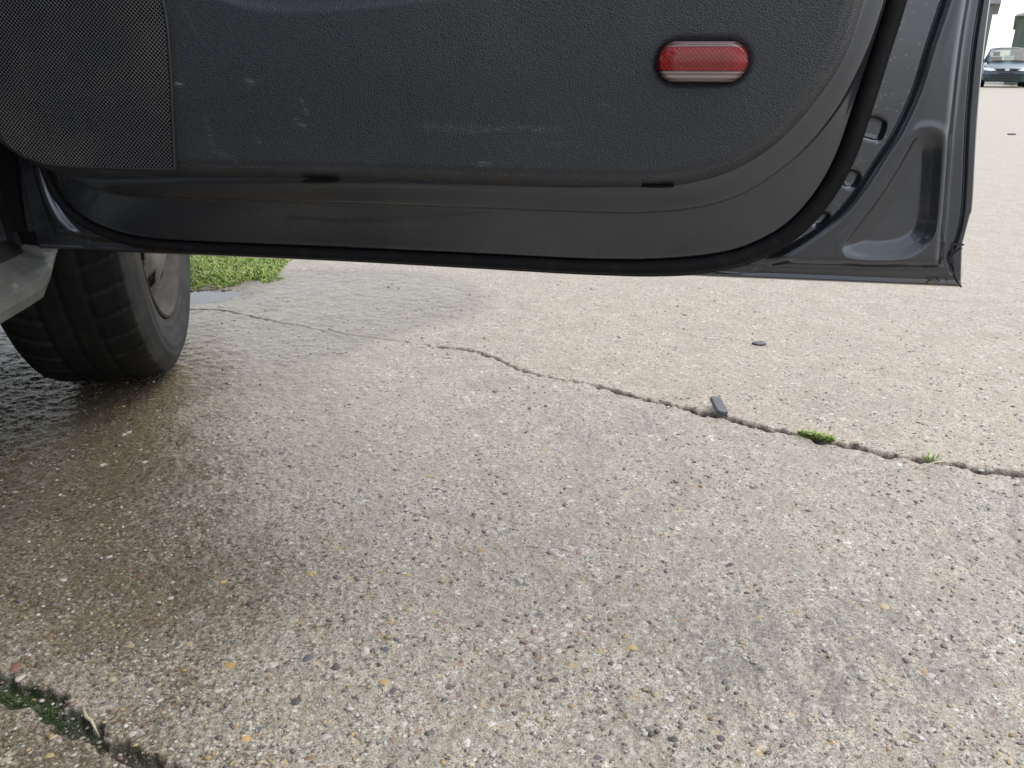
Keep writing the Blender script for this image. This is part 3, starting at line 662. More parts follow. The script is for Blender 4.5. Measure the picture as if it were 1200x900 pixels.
def build_door():
    nu = 620
    v0 = du(50, 292)[1]
    vs = np.concatenate([np.linspace(0, 0.30, 175), np.linspace(0.30, TOPV - 0.287, 40)[1:]])
    us = np.linspace(0, 1, nu)
    us = np.unique(np.concatenate([us, np.linspace(0.82, 1, 300), [0, 1]]))
    S, H = np.meshgrid(us, vs)
    def left(v):                        # front (hinge) edge of the door, vertical
        return np.interp(v, [0.287, 0.33, 0.45, 0.6, 0.96], [-0.004, -0.008, -0.010, -0.010, -0.006])
    def right(v): return np.interp(v, RIGHT[:, 1], RIGHT[:, 0])
    Lb, Rb = left(0.287), right(RIGHT[0, 1])
    bot = 0.287 + (RIGHT[0, 1] - 0.287) * S + 0.0 
    V = bot + H * (TOPV - bot) / (TOPV - 0.287)
    U = left(V) + (right(V) - left(V)) * S
    eU = np.minimum(right(V) - U, U - left(V)); eV = V - bot
    W, dust = door_height(U, V, eU, eV)
    nr, nc = U.shape
    co = np.stack([U, -W, V], -1).reshape(-1, 3)
    i = np.arange(nr - 1)[:, None]; j = np.arange(nc - 1)[None, :]
    q = np.stack([i * nc + j, i * nc + j + 1, (i + 1) * nc + j + 1, (i + 1) * nc + j], -1).reshape(-1, 4)
    corner = du(1122, 332)
    rust = np.exp(-(((U - corner[0]) / 0.05) ** 2 + ((V - corner[1]) / 0.009) ** 2)) * 1.5
    lowf = sst(V, 0.30, 0.288) * sst(U, 0.12, 0.0); rust = np.clip(rust + 0.6 * lowf, 0, 1)
    # rim wall back to the outer skin
    border = np.concatenate([np.arange(nc), np.arange(1, nr) * nc + nc - 1, (nr - 1) * nc + np.arange(nc - 2, -1, -1), np.arange(nr - 2, 0, -1) * nc])
    bc = co[border].copy(); bc[:, 1] = 0.007; nb = len(border); off = len(co)
    k = np.arange(nb); kn = (k + 1) % nb
    q2 = np.stack([border[k], off + k, off + kn, border[kn]], -1)
    z = np.zeros(nb)
    me = np_mesh('door', np.concatenate([co, bc]), np.concatenate([q, q2]), 'paint', True,
                 {'dusty': np.concatenate([dust.ravel(), z]), 'rust': np.concatenate([rust.ravel(), z])})
    door = link('door', me, car, DOOR_LOCAL); door['label'] = 'open front door seen from its inner side'
    # outer skin, gently bulged
    n1, n2 = 40, 30
    S2, H2 = np.meshgrid(np.linspace(0, 1, n1), np.linspace(0, 1, n2))
    b2 = 0.287 + (RIGHT[0, 1] - 0.287) * S2; V2 = b2 + H2 * (TOPV - b2); U2_ = left(V2) + (right(V2) - left(V2)) * S2
    B = 0.0072 + 0.05 * np.sin(np.pi * np.clip(H2, 0, 1)) ** 0.7 * np.clip(np.minimum(S2, 1 - S2) * 40, 0, 1) ** .5
    co2 = np.stack([U2_, B, V2], -1).reshape(-1, 3)
    i = np.arange(n2 - 1)[:, None]; j = np.arange(n1 - 1)[None, :]
    qq = np.stack([i * n1 + j, (i + 1) * n1 + j, (i + 1) * n1 + j + 1, i * n1 + j + 1], -1).reshape(-1, 4)
    link('outer_skin', np_mesh('outer_skin', co2, qq, 'paint', True), door)
    return door
door = build_door()

def build_trim():
    lo, hi = C0.min(0), C0.max(0); hi[1] = min(hi[1], TOPV)
    us = np.concatenate([np.arange(lo[0] - .004, hi[0] + .004, 0.0024)]); vs = np.concatenate([np.arange(lo[1] - .004, 0.62, 0.0024), np.arange(0.62, TOPV - 0.03, 0.012)])
    U, V = np.meshgrid(us, vs)
    d = sdf(U, V, C0)
    # rounded rim then a slow crown over the panel
    W = 0.034 + 0.036 * np.sqrt(np.clip(1 - (1 - np.clip(d + 0.004, 0, 0.020) / 0.020) ** 2, 0, 1))
    W += 0.004 * sst(d, 0.01, 0.12)
    W -= 0.0016 * np.exp(-((d - 0.0135) / 0.003) ** 2)
    # pocket ledge: above this curve the panel falls back towards the skin
    ledge = dpoly([(195, -40), (240, -10), (262, 3), (300, 14), (350, 17.5), (420, 13), (540, 0), (640, -12), (800, -40), (900, -90)], W_TRIM)
    lv = np.interp(U, ledge[:, 0], ledge[:, 1]); inl = sst(U, ledge[0, 0], ledge[4, 0]) * sst(U, ledge[-1, 0], ledge[-8, 0])
    up = V - lv
    W -= 0.045 * (np.sqrt(np.clip(up, 0, None) ** 2 + 0.004 ** 2) - 0.004) / 0.06 * sst(up, -0.001, 0.006) * inl * (up < 0.075) + 0.055 * inl * (up >= 0.075) * 0
    lc = du(823, 73, 0.078); lw = lc[0] - du(768, 73, .078)[0]; lh = (du(823, 46.5, .078)[1] - du(823, 99.5, .078)[1]) / 2
    sx_ = np.maximum(np.abs(U - lc[0]) - (lw - lh), 0); ds = lh - np.hypot(sx_, V - lc[1]); W -= 0.0035 * sst(ds, -0.0034, 0.0006)
    W = np.maximum(W, np.where(d > 0.02, 0.03, 0.0))
    W[d < -0.0035] = 0.02
    nr, nc = U.shape
    i = np.arange(nr - 1)[:, None]; j = np.arange(nc - 1)[None, :]
    q = np.stack([i * nc + j, i * nc + j + 1, (i + 1) * nc + j + 1, (i + 1) * nc + j], -1).reshape(-1, 4)
    dm = d.ravel()
    keep = (dm[q] > -0.006).any(1); q = q[keep]
    used, inv = np.unique(q, return_inverse=True); q = inv.reshape(-1, 4)
    co = np.stack([U, -W, V], -1).reshape(-1, 3)[used]
    edge = (sst(d, 0.022, 0.006)).ravel()[used]
    scf = np.zeros_like(U)
    for ln, wd_, am in (([(498, 148), (560, 152), (600, 150), (652, 152)], .0030, .22), ([(203, 97), (215, 98)], .0018, .75), ([(290, 95), (297, 97)], .0018, .8), ([(352, 116), (360, 133)], .0014, .6), ([(345, 140), (357, 148)], .0014, .6),
                        ([(300, 162), (303, 166)], .0016, .7), ([(562, 192), (572, 194)], .0018, 1), ([(640, 171), (670, 166)], .0016, .22), ([(215, 8), (232, 40)], .002, .15), ([(240, 140), (250, 175), (275, 190)], .003, .18), ([(700, 120), (720, 128)], .0016, .15)):
        dd, _ = pt_seg(U, V, np.array([du(x, y, W_TRIM) for x, y in ln])); scf = np.maximum(scf, am * np.exp(-(dd / wd_) ** 2))
    scf = scf.ravel()[used]
    link('trim_panel', np_mesh('trim_panel', co, q, 'trim', True, {'edge': edge, 'scuff': scf}), door)
    # dark access notches under the trim edge
    for (x0, x1, y) in ((350, 392, 213.5), (752, 790, 219.5)):
        a_, b_ = du(x0, y, 0.07), du(x1, y, 0.07)
        bm = bmesh.new(); n = 10; rings = []
        for k in range(n + 1):
            t_ = k / n; hh = 0.0024 * math.sin(math.pi * min(max(t_, .04), .96)) ** .5; c_ = a_ * (1 - t_) + b_ * t_
            rings.append([(c_[0], -0.0655, c_[1] - hh * .5), (c_[0], -0.0655, c_[1] + hh * .5), (c_[0], -0.045, c_[1] + hh * .5), (c_[0], -0.045, c_[1] - hh * .5)])
        loft(bm, rings); bm_obj('trim_clip', bm, 'void', door)
build_trim()

def build_seal():
    # half-round rubber tube along the outside of C2
    pts = C2; n = len(pts)
    tan = np.gradient(pts, axis=0); tan /= np.linalg.norm(tan, axis=1)[:, None]
    out = np.stack([tan[:, 1], -tan[:, 0]], 1)                       # travelling clockwise: outside is on the left
    ctr = np.array([C2[:, 0].mean(), 0.75])
    # outward check
    s = np.sign(((pts - ctr) * out).sum(1)); out *= np.where(s == 0, 1, s)[:, None]
    hw = np.interp(pts[:, 0], [0.0, 0.06, 0.20, 0.45, 0.72, 0.80, 0.90, 1.1], [.0055, .0065, .0072, .0082, .0090, .0102, .0100, .0094])
    bm = bmesh.new(); rings = []
    prof = [(-1.0, 0.0), (-0.98, 0.45), (-0.80, 0.80), (-0.45, 0.98), (0.0, 1.02), (0.40, 0.92), (0.62, 0.70), (0.72, 0.55), (0.85, 0.50), (1.0, 0.30), (1.03, 0.0), (0.9, -0.6), (-0.9, -0.6)]
    for p, o_, h in zip(pts, out, hw):
        if p[1] > TOPV: continue
        c_ = p + o_ * (h * 0.93); rings.append([(c_[0] + o_[0] * a_ * h, -(0.014 + b_ * 0.015), c_[1] + o_[1] * a_ * h) for a_, b_ in prof])
    loft(bm, rings)
    return bm_obj('weatherstrip', bm, 'rubber', door, smooth=True)
build_seal()

def build_speaker():
    outl = np.array([du(x, y, W_TRIM + .003) for x, y in [(192, -2), (197, 22), (200, 50), (203, 100), (205, 160), (206.5, 199.5), (150, 199.5), (100, 198), (70, 196), (45, 191), (20, 179), (0, 160), (-25, 125), (-45, 80), (-60, 0), (-60, -60), (-20, -130), (60, -175), (120, -150), (170, -80)]])
    body = catmull(outl[6:20], 4); body = np.concatenate([body, catmull(outl[19:], 2), catmull(np.concatenate([outl[19:], outl[:6]]), 4), ])
    poly = np.concatenate([catmull(np.concatenate([outl[6:], outl[:6]]), 5)])
    def ring(off, w):
        c_ = poly.mean(0); d = poly - c_; L = np.linalg.norm(d, axis=1)[:, None]
        q = poly - d / L * off; return [(p[0], -w, p[1]) for p in q]
    bm = bmesh.new()
    vr = [[bm.verts.new(p) for p in ring(o_, w_)] for o_, w_ in ((0, .066), (0, .0765), (.0012, .0778), (.0025, .0772), (.004, .0766))]
    n = len(poly)
    for a_, b_ in zip(vr[:-1], vr[1:]):
        for i in range(n): bm.faces.new((a_[i], a_[(i + 1) % n], b_[(i + 1) % n], b_[i]))
    bm_obj('grille_rim', bm, 'black', door, smooth=True)
    bm = bmesh.new(); vs = [bm.verts.new(p) for p in ring(.0034, .0772)]
    f = bm.faces.new(vs); bmesh.ops.triangulate(bm, faces=[f])
    o = bm_obj('speaker_grille', bm, 'grille', door); o['label'] = 'perforated black speaker grille'
    for p in o.data.polygons:
        pass
build_speaker()

def build_lamp():
    c_ = du(823, 73, 0.078); a_ = du(768, 73, .078); hw = c_[0] - a_[0]; hh = (du(823, 46.5, .078)[1] - du(823, 99.5, .078)[1]) / 2
    def stad(f=1.0, dz=0.0, n=14, hx=None, hy=None):
        hx = (hx or hw); hy = (hy or hh); r = hy * 0.98; out = []
        for s, base in ((1, -90), (-1, 90)):
            for k in range(n + 1):
                t_ = math.radians(base + 180 * k / n); out.append((s * (hx - r) + math.cos(t_) * r, math.sin(t_) * hy))
        return [(x * (1 - (1 - f) * hy / hx) if False else x - math.copysign(min(abs(x), hy * (1 - f)), x), y * f) for x, y in out]
    def P(ring, w): return [(c_[0] + x, -w, c_[1] + y) for x, y in ring]
    bm = bmesh.new(); loft(bm, [P(stad(1.03), .066), P(stad(1.03), .0700), P(stad(1.0), .0706), P(stad(.98), .066)], cap=False)
    bm_obj('lamp_bezel', bm, 'trim', door, smooth=True)
    bm = bmesh.new(); loft(bm, [P(stad(.985), .060), P(stad(.985), .0705)]); bm_obj('lamp_housing', bm, 'lamphouse', door)
    def slab_(f, y0, y1, w0, w1):
        hx, hy = hw - hh * (1 - f), hh * f; ysl = np.linspace(y0 * hh, y1 * hh, 12)
        half = [hx - hy + math.sqrt(max(hy * hy - y * y, 0)) for y in ysl]
        ring = [(x, y) for x, y in zip(half, ysl)] + [(-x, y) for x, y in zip(half[::-1], ysl[::-1])]
        bm = bmesh.new(); loft(bm, [P(ring, w0), P(ring, w1), P([(x * .985, y * .985 + (y0 + y1) * hh * .0075) for x, y in ring], w1 + .0008)]); return bm
    bm_obj('lamp_reflector', slab_(.90, -.38, .68, .0700, .0805), 'red', door)['label'] = 'red prismatic warning reflector'
    bm_obj('lamp_diffuser_and_sheen', slab_(.90, -.86, -.41, .0700, .0790), 'clear', door)['label'] = 'clear ribbed strip below the red reflector'
    bm_obj('lamp_diffuser_and_sheen', slab_(.93, .70, .92, .0700, .0770), 'clear', door)['label'] = 'painted sky reflection, a pale strip above the red reflector'  # pale strip added to imitate the white sky reflection along the lens top
    bm = bmesh.new(); loft(bm, [P(stad(.99), .0700), P(stad(.98), .0742), P(stad(.945), .0785), P(stad(.87), .0824), P(stad(.76), .0846), P(stad(.6), .0853), P(stad(.4), .0855), P(stad(.1), .0856)])
    bm_obj('lamp_lens', bm, 'lampglass', door, smooth=True)
build_lamp()

def build_corner_sealant():
    def bead(px, r, name='sealant_bead'):
        pts = catmull(np.array([du(x, y, 0.004) for x, y in px]), 4); pts = pts + rng.normal(0, 0.0003, pts.shape)
        bm = bmesh.new(); tube_mesh(bm, [(p[0], -0.0046, p[1]) for p in pts], [r * random.uniform(.6, 1.3) for _ in pts], 6, 0.6, up=(0, 1, 0))
        bm_obj(name, bm, 'sealant', door, smooth=True)
    bead([(1130, 287), (1118, 286), (1115, 296), (1112, 304), (1117, 310), (1118, 320), (1122, 330), (1127, 336)], 0.0009)
    bead([(1128, 290), (1120, 295), (1114, 303), (1119, 307)], 0.0007)
    bead([(1085, 333), (1089, 328), (1096, 326), (1101, 329)], 0.0006)
build_corner_sealant()

# ---- front wheel (outer face at local x = 0), slightly steered
def build_wheel(parent_local, R=0.305, rim=0.203, W=0.192):
    wheel = bpy.data.objects.new('wheel', None); COL.objects.link(wheel); wheel.parent = car; wheel.matrix_basis = parent_local
    prof = []   # (x, radius): outer face at x = 0 going inwards to -W
    sec = [(-.018, rim + .002), (-.006, rim + .008), (-.0015, rim + .020), (0.004, rim + .040), (0.006, rim + .056), (0.003, rim + .073), (-.004, R - .016), (-.011, R - .007), (-.022, R - .0025), (-.03, R - .001)]
    tread = []
    for k in range(1, 12):
        x = -.03 - (W - .06) * k / 12; tread.append((x, R))
    sec2 = sec + tread + [(-W - x if False else -(W) - x, r) for x, r in sec[::-1]]
    n = 144; xs = np.array([s[0] for s in sec2]); rs = np.array([s[1] for s in sec2]); ns = len(sec2)
    # finer tread: insert grooves by displacing
    V = []; side = []
    fine = []
    for i in range(ns - 1):
        m = 3 if (9 <= i <= 21) else 6
        for k in range(m): t_ = k / m; fine.append((xs[i] * (1 - t_) + xs[i + 1] * t_, rs[i] * (1 - t_) + rs[i + 1] * t_))
    fine.append((xs[-1], rs[-1])); fx = np.array([f[0] for f in fine]); fr = np.array([f[1] for f in fine])
    n = 480
    A, X = np.meshgrid(np.linspace(0, 2 * np.pi, n, endpoint=False), fx); _, RR = np.meshgrid(np.zeros(n), fr)
    trd = sst(RR, R - .012, R - .003)
    for gx in (-.062, -.096, -.130): RR = RR - .0032 * trd * np.exp(-((X - gx) / .0028) ** 4)
    arc = (A + 0.25 * np.abs(X + W / 2) / W * 1.0) * 44 / (2 * np.pi); fr_ = arc - np.floor(arc)
    RR = RR - .0042 * trd * np.exp(-((fr_ - .5) / .06) ** 4) * (np.abs(X + W / 2) > .030)
    arc2 = A * 190 / (2 * np.pi); f2 = arc2 - np.floor(arc2); RR = RR - .0010 * trd * (np.abs(f2 - .5) < .12)
    X = X + 0.0012 * sst(np.abs(RR - (rim + .068)), .0030, .0018) - 0.0009 * sst(np.abs(RR - (rim + .030)), .0025, .001)
    X = X + (1 - trd) * (X > -W / 2) * (.0007 * sst(np.abs(RR - (rim + .052)), .002, .001) + .0010 * sst(np.abs(RR - (rim + .018)), .003, .0015))
    co = np.stack([X, RR * np.cos(A), RR * np.sin(A)], -1).reshape(-1, 3); nr_ = len(fx)
    i = np.arange(nr_ - 1)[:, None]; j = np.arange(n)[None, :]; jn = (j + 1) % n
    q = np.stack([i * n + j, i * n + jn, (i + 1) * n + jn, (i + 1) * n + j], -1).reshape(-1, 4)
    sd = np.clip((1 - trd) + .55 * trd * np.exp(-((fr_ - .64) / .05) ** 2) * (np.abs(X + W / 2) > .030), 0, 1).ravel()
    o = link('tyre', np_mesh('tyre', co, q, 'tyre', True, {'side': sd}), wheel)
    # rim: lip, dished barrel
    def rev(prof, name, mat, n=72):
        bm = bmesh.new(); loft(bm, [[(x, r * math.cos(2 * math.pi * k / n), r * math.sin(2 * math.pi * k / n)) for k in range(n)] for x, r in prof], cap=False)
        return bm_obj(name, bm, mat, wheel, smooth=True)
    rev([(-.020, rim + .004), (-.006, rim + .006), (-.002, rim + .003), (-.003, rim - .001), (-.010, rim - .005), (-.016, rim - .008), (-.018, rim - .011), (-.030, rim - .013), (-.033, rim - .017), (-.038, rim - .026), (-.062, rim - .034), (-.15, rim - .034), (-.17, rim)], 'rim', 'rim')
    # wheel disc with vent slots
    rr = np.linspace(.03, rim - .020, 26); nA = 120
    dish = np.interp(rr, [.03, .055, .075, .10, .125, .150, .170, rim - .020], [-.042, -.036, -.020, -.008, -.008, -.016, -.028, -.036])
    bm = bmesh.new(); grid = [[bm.verts.new((dish[a_], r * math.cos(2 * math.pi * k / nA), r * math.sin(2 * math.pi * k / nA))) for k in range(nA)] for a_, r in enumerate(rr)]
    for a_ in range(len(rr) - 1):
        for k in range(nA):
            ang = (k + .5) / nA * 12; f = ang - math.floor(ang); rm = (rr[a_] + rr[a_ + 1]) / 2
            if abs(f - .5) < .27 * math.sqrt(max(0, 1 - ((rm - .152) / .017) ** 2)): continue
            kk = (k + 1) % nA; bm.faces.new((grid[a_][k], grid[a_][kk], grid[a_ + 1][kk], grid[a_ + 1][k]))
    for v in [v for v in bm.verts if not v.link_faces]: bm.verts.remove(v)
    o = bm_obj('wheel_disc', bm, 'cover', wheel, smooth=True); s_ = o.modifiers.new('solid', 'SOLIDIFY'); s_.thickness = .004; s_.offset = -1
    rev([(-.050, .012), (-.040, .028), (-.046, .034), (-.055, .034)], 'hub_cap', 'rim', 32)
    bm = bmesh.new(); loft(bm, [[(x, r * math.cos(2 * math.pi * k / 48), r * math.sin(2 * math.pi * k / 48)) for k in range(48)] for x, r in ((-.095, .03), (-.09, .13), (-.11, .13), (-.112, .03))])
    bm_obj('brake_disc', bm, 'rim', wheel)
    return wheel
STEER = math.radians(7.5)
wheel = build_wheel(Matrix.Translation((0.040, 0.0, 0.305 + .003)) @ Matrix.Rotation(STEER, 4, 'Z') @ Matrix.Rotation(0.3, 4, 'X'))
def copy_tree(o, parent):
    c_ = o.copy(); COL.objects.link(c_); c_.parent = parent
    for ch in list(o.children): copy_tree(ch, c_)
    return c_
for m_ in (Matrix.Translation((0.0, -2.5, .308)), Matrix.Translation((-1.68, 0, .308)) @ Matrix.Rotation(math.pi, 4, 'Z'), Matrix.Translation((-1.68, -2.5, .308)) @ Matrix.Rotation(math.pi, 4, 'Z')):
    c_ = copy_tree(wheel, car); c_.matrix_basis = m_

# ---- body around it
def smooth_loft(name, rings, mat, close=True, cap=True, bevel=0, smooth=True):
    bm = bmesh.new(); loft(bm, rings, close, cap); return bm_obj(name, bm, mat, car, smooth=smooth)
def build_body():
    # grey sill trim: closed section swept along the side, nose rounded off towards the wheel
    ys = [-1.62, -1.2, -0.9, -0.7, -0.5, -0.43, -0.39, -0.36, -0.343, -0.334, -0.329]
    rings = []
    for y in ys:
        k = sst(np.array(y), -0.405, -0.322); zb = 0.226 + 0.052 * float(k) ** 1.6; zt = 0.289
        zb = min(zb, zt - 0.01)
        rings.append([(0.004, y, zb + (zt - zb) * .1), (-.012, y, zb), (-.07, y, zb), (-.07, y, zt - .004), (-.034, y, zt), (-.020, y, zt - .002), (0.000, y, zb + (zt - zb) * .66), (0.006, y, zb + (zt - zb) * .5), (0.007, y, zb + (zt - zb) * .3)])
    o = smooth_loft('sill_trim', rings, 'sill', smooth=False); o['label'] = 'scuffed light grey plastic sill trim'
    bv = o.modifiers.new('bevel', 'BEVEL'); bv.width = .003; bv.segments = 2; bv.limit_method = 'ANGLE'; bv.angle_limit = math.radians(25)
    # painted sill step above it
    rings = []
    for y in (-1.62, -1.0, -.6, -.45, -.40, -.37):
        rings.append([(-.016, y, .270), (-.05, y, .262), (-.22, y, .262), (-.22, y, .355), (-.16, y, .352), (-.13, y, .338), (-.115, y, .315), (-.06, y, .306), (-.03, y, .302), (-.019, y, .292)])
    o = smooth_loft('sill', rings, 'black', smooth=True)
    # hinge pillar: rearward facing shut face with a rounded outer edge, flange and seal
    rings = []
    for z, xo in ((.285, -.030), (.31, -.034), (.36, -.038), (.45, -.040), (.6, -.042), (.95, -.06)):
        rings.append([(xo, -.34, z), (xo, -.372, z), (xo - .004, -.382, z), (xo - .014, -.388, z), (xo - .07, -.388, z), (xo - .082, -.396, z), (xo - .10, -.436, z), (xo - .13, -.446, z), (xo - .26, -.446, z), (xo - .26, -.34, z)])
    smooth_loft('hinge_pillar', rings, 'body', smooth=False)
    # check strap / hinge bracket between pillar and door
    for z in (.66, .88):
        bm = bmesh.new(); box(bm, -.045, .012, -.43, -.375, z - .03, z + .03); bm_obj('hinge', bm, 'body', car, bevel=.006)
    # front wing with wheel arch
    cx, cz, r0 = 0.0, .308, .345; n = 44; rings = []
    angs = [math.radians(-14 + 194 * k / n) for k in range(n + 1)]
    def xs_(y, z): return .016 - .12 * max(0, (z - .62)) ** 1.3 - .05 * max(0, .42 - z) - .10 * max(0, y - .25) ** 1.5
    def bound(a):
        c_, s_ = math.cos(a), math.sin(a); t_ = 1e9
        if c_ > 1e-6: t_ = min(t_, .72 / c_)
        if c_ < -1e-6: t_ = min(t_, .362 / -c_)
        if s_ > 1e-6: t_ = min(t_, .60 / s_)
        if s_ < -1e-6: t_ = min(t_, .10 / -s_)
        return max(t_, r0 + .012)
    for f in (-.06, 0, .06, .2, .4, .6, .8, 1.0):
        row = []
        for a in angs:
            R_ = r0 + (bound(a) - r0) * max(f, 0); y, z = R_ * math.cos(a), cz + R_ * math.sin(a)
            row.append((xs_(y, z) - (.03 if f < 0 else 0) + (.006 if f == 0 else 0), y, z))
        rings.append(row)
    bm = bmesh.new(); loft(bm, rings, False, False); o = bm_obj('front_wing', bm, 'body', car, smooth=True)
    # wheel-arch liner and underbody
    bm = bmesh.new(); loft(bm, [[(x, (r0 + .004) * math.cos(a), cz + (r0 + .004) * math.sin(a)) for a in angs] for x in (-.02, -.36)], False, False); bm_obj('wheel_arch_liner', bm, 'void', car, smooth=True)
    bm = bmesh.new(); box(bm, -1.60, -.225, -3.1, -.40, .20, .30); bm_obj('floor_pan', bm, 'void', car)
    bm = bmesh.new(); box(bm, -1.30, -.38, -.39, .60, .20, .80); bm_obj('engine_bay', bm, 'void', car)
    bm = bmesh.new(); box(bm, -1.55, -.14, -.30, -.02, .50, .93); bm_obj('dashboard', bm, 'cabin', car, bevel=.03)
    # bonnet, bumper, windscreen, roof, rear body (all beyond or behind the picture, they shade the scene)
    def sect(y, zt, xin): return [(-.05 - xin, y, zt - .06), (-.20 - xin, y, zt), (-.84, y, zt + .03), (-1.48 + xin, y, zt), (-1.63 + xin, y, zt - .06)]
    bm = bmesh.new(); loft(bm, [sect(-.10, .95, .02), sect(.25, .90, .03), sect(.55, .82, .06), sect(.72, .74, .12)], False, False); o = bm_obj('bonnet', bm, 'body', car, smooth=True)
    bm = bmesh.new(); rings = []
    for x in np.linspace(0, 1, 13):
        X_ = -.05 - 1.58 * x; yy = .74 + .12 * math.sin(math.pi * x) ** .7
        rings.append([(X_, yy - .02, .74), (X_, yy, .60), (X_, yy + .03, .45), (X_, yy, .22), (X_, yy - .12, .20), (X_, yy - .14, .70)])
    loft(bm, rings); bm_obj('front_bumper', bm, 'body', car, smooth=True)
    bm = bmesh.new(); loft(bm, [[(-.17, -.12, .95), (-.84, -.05, .97), (-1.51, -.12, .95)], [(-.30, -.72, 1.38), (-.84, -.66, 1.41), (-1.38, -.72, 1.38)]], False, False); o = bm_obj('windscreen', bm, 'glass', car, smooth=True)
    bm = bmesh.new(); loft(bm, [[(-.26, y, z), (-.40, y, z + .03), (-.84, y, z + .05), (-1.28, y, z + .03), (-1.42, y, z), (-1.28, y, z - .02), (-.84, y, z), (-.40, y, z - .02)] for y, z in ((-.72, 1.385), (-1.2, 1.43), (-1.9, 1.42), (-2.6, 1.34))]); bm_obj('roof', bm, 'body', car, smooth=True)
    for s in (0, 1):
        mx = (lambda x: x) if s == 0 else (lambda x: -1.68 - x)
        def pil(name, p, q, w=.05):
            bm = bmesh.new(); tube_mesh(bm, [(mx(p[0]), p[1], p[2]), (mx(q[0]), q[1], q[2])], w, 8, .6); bm_obj(name, bm, 'body', car, smooth=True)
        pil('windscreen_pillar', (-.13, -.13, .94), (-.29, -.74, 1.39), .035)
        pil('centre_pillar', (-.07, -1.56, .30), (-.12, -1.56, .92), .07); pil('centre_pillar', (-.12, -1.56, .90), (-.28, -1.62, 1.42), .04)
        pil('rear_pillar', (-.12, -2.95, .92), (-.30, -2.6, 1.36), .07)
        rr = []
        for y, zl in ((-1.60, .285), (-2.05, .285), (-2.16, .40), (-2.30, .58), (-2.5, .655), (-2.70, .58), (-2.84, .40), (-2.92, .30), (-3.2, .32)):
            k = .08 * max(0, -y - 2.8)
            rr.append([(mx(-.03 - k), y, zl), (mx(.0 - k), y, max(zl, .5) + .02), (mx(-.01 - k), y, .78), (mx(-.07 - k), y, .93), (mx(-.16), y, .93), (mx(-.16), y, zl)])
        smooth_loft('rear_side', rr, 'body', smooth=True)
        bm = bmesh.new(); loft(bm, [[(mx(-.11), -1.62, .93), (mx(-.11), -2.95, .93)], [(mx(-.28), -1.66, 1.40), (mx(-.29), -2.58, 1.34)]], False, False); bm_obj('rear_side_window', bm, 'glass', car)
    bm = bmesh.new(); box(bm, -1.66, -1.60, -1.56, .68, .25, .92); bm_obj('far_side', bm, 'body', car, bevel=.01)
    bm = bmesh.new(); box(bm, -1.6, -.08, -3.28, -3.18, .25, .95); bm_obj('tailgate', bm, 'body', car, bevel=.02)
    # front seat
    for sx in (-.72, -1.38):
        bm = bmesh.new(); loft(bm, [[(sx + .02, y, .34), (sx + .5, y, .34), (sx + .52, y, .5), (sx + .46, y, .54), (sx + .06, y, .54), (sx, y, .5)] for y in (-1.35, -1.1, -.85)]); bm_obj('seat_cushion', bm, 'cabin', car, smooth=False)
        bm = bmesh.new(); loft(bm, [[(sx + .02, -1.33 - t_ * .22, .5 + t_ * .6), (sx + .48, -1.33 - t_ * .22, .5 + t_ * .6), (sx + .44, -1.46 - t_ * .2, .5 + t_ * .6), (sx + .06, -1.46 - t_ * .2, .5 + t_ * .6)] for t_ in (0, .5, 1)]); bm_obj('seat_back', bm, 'cabin', car)
build_body()

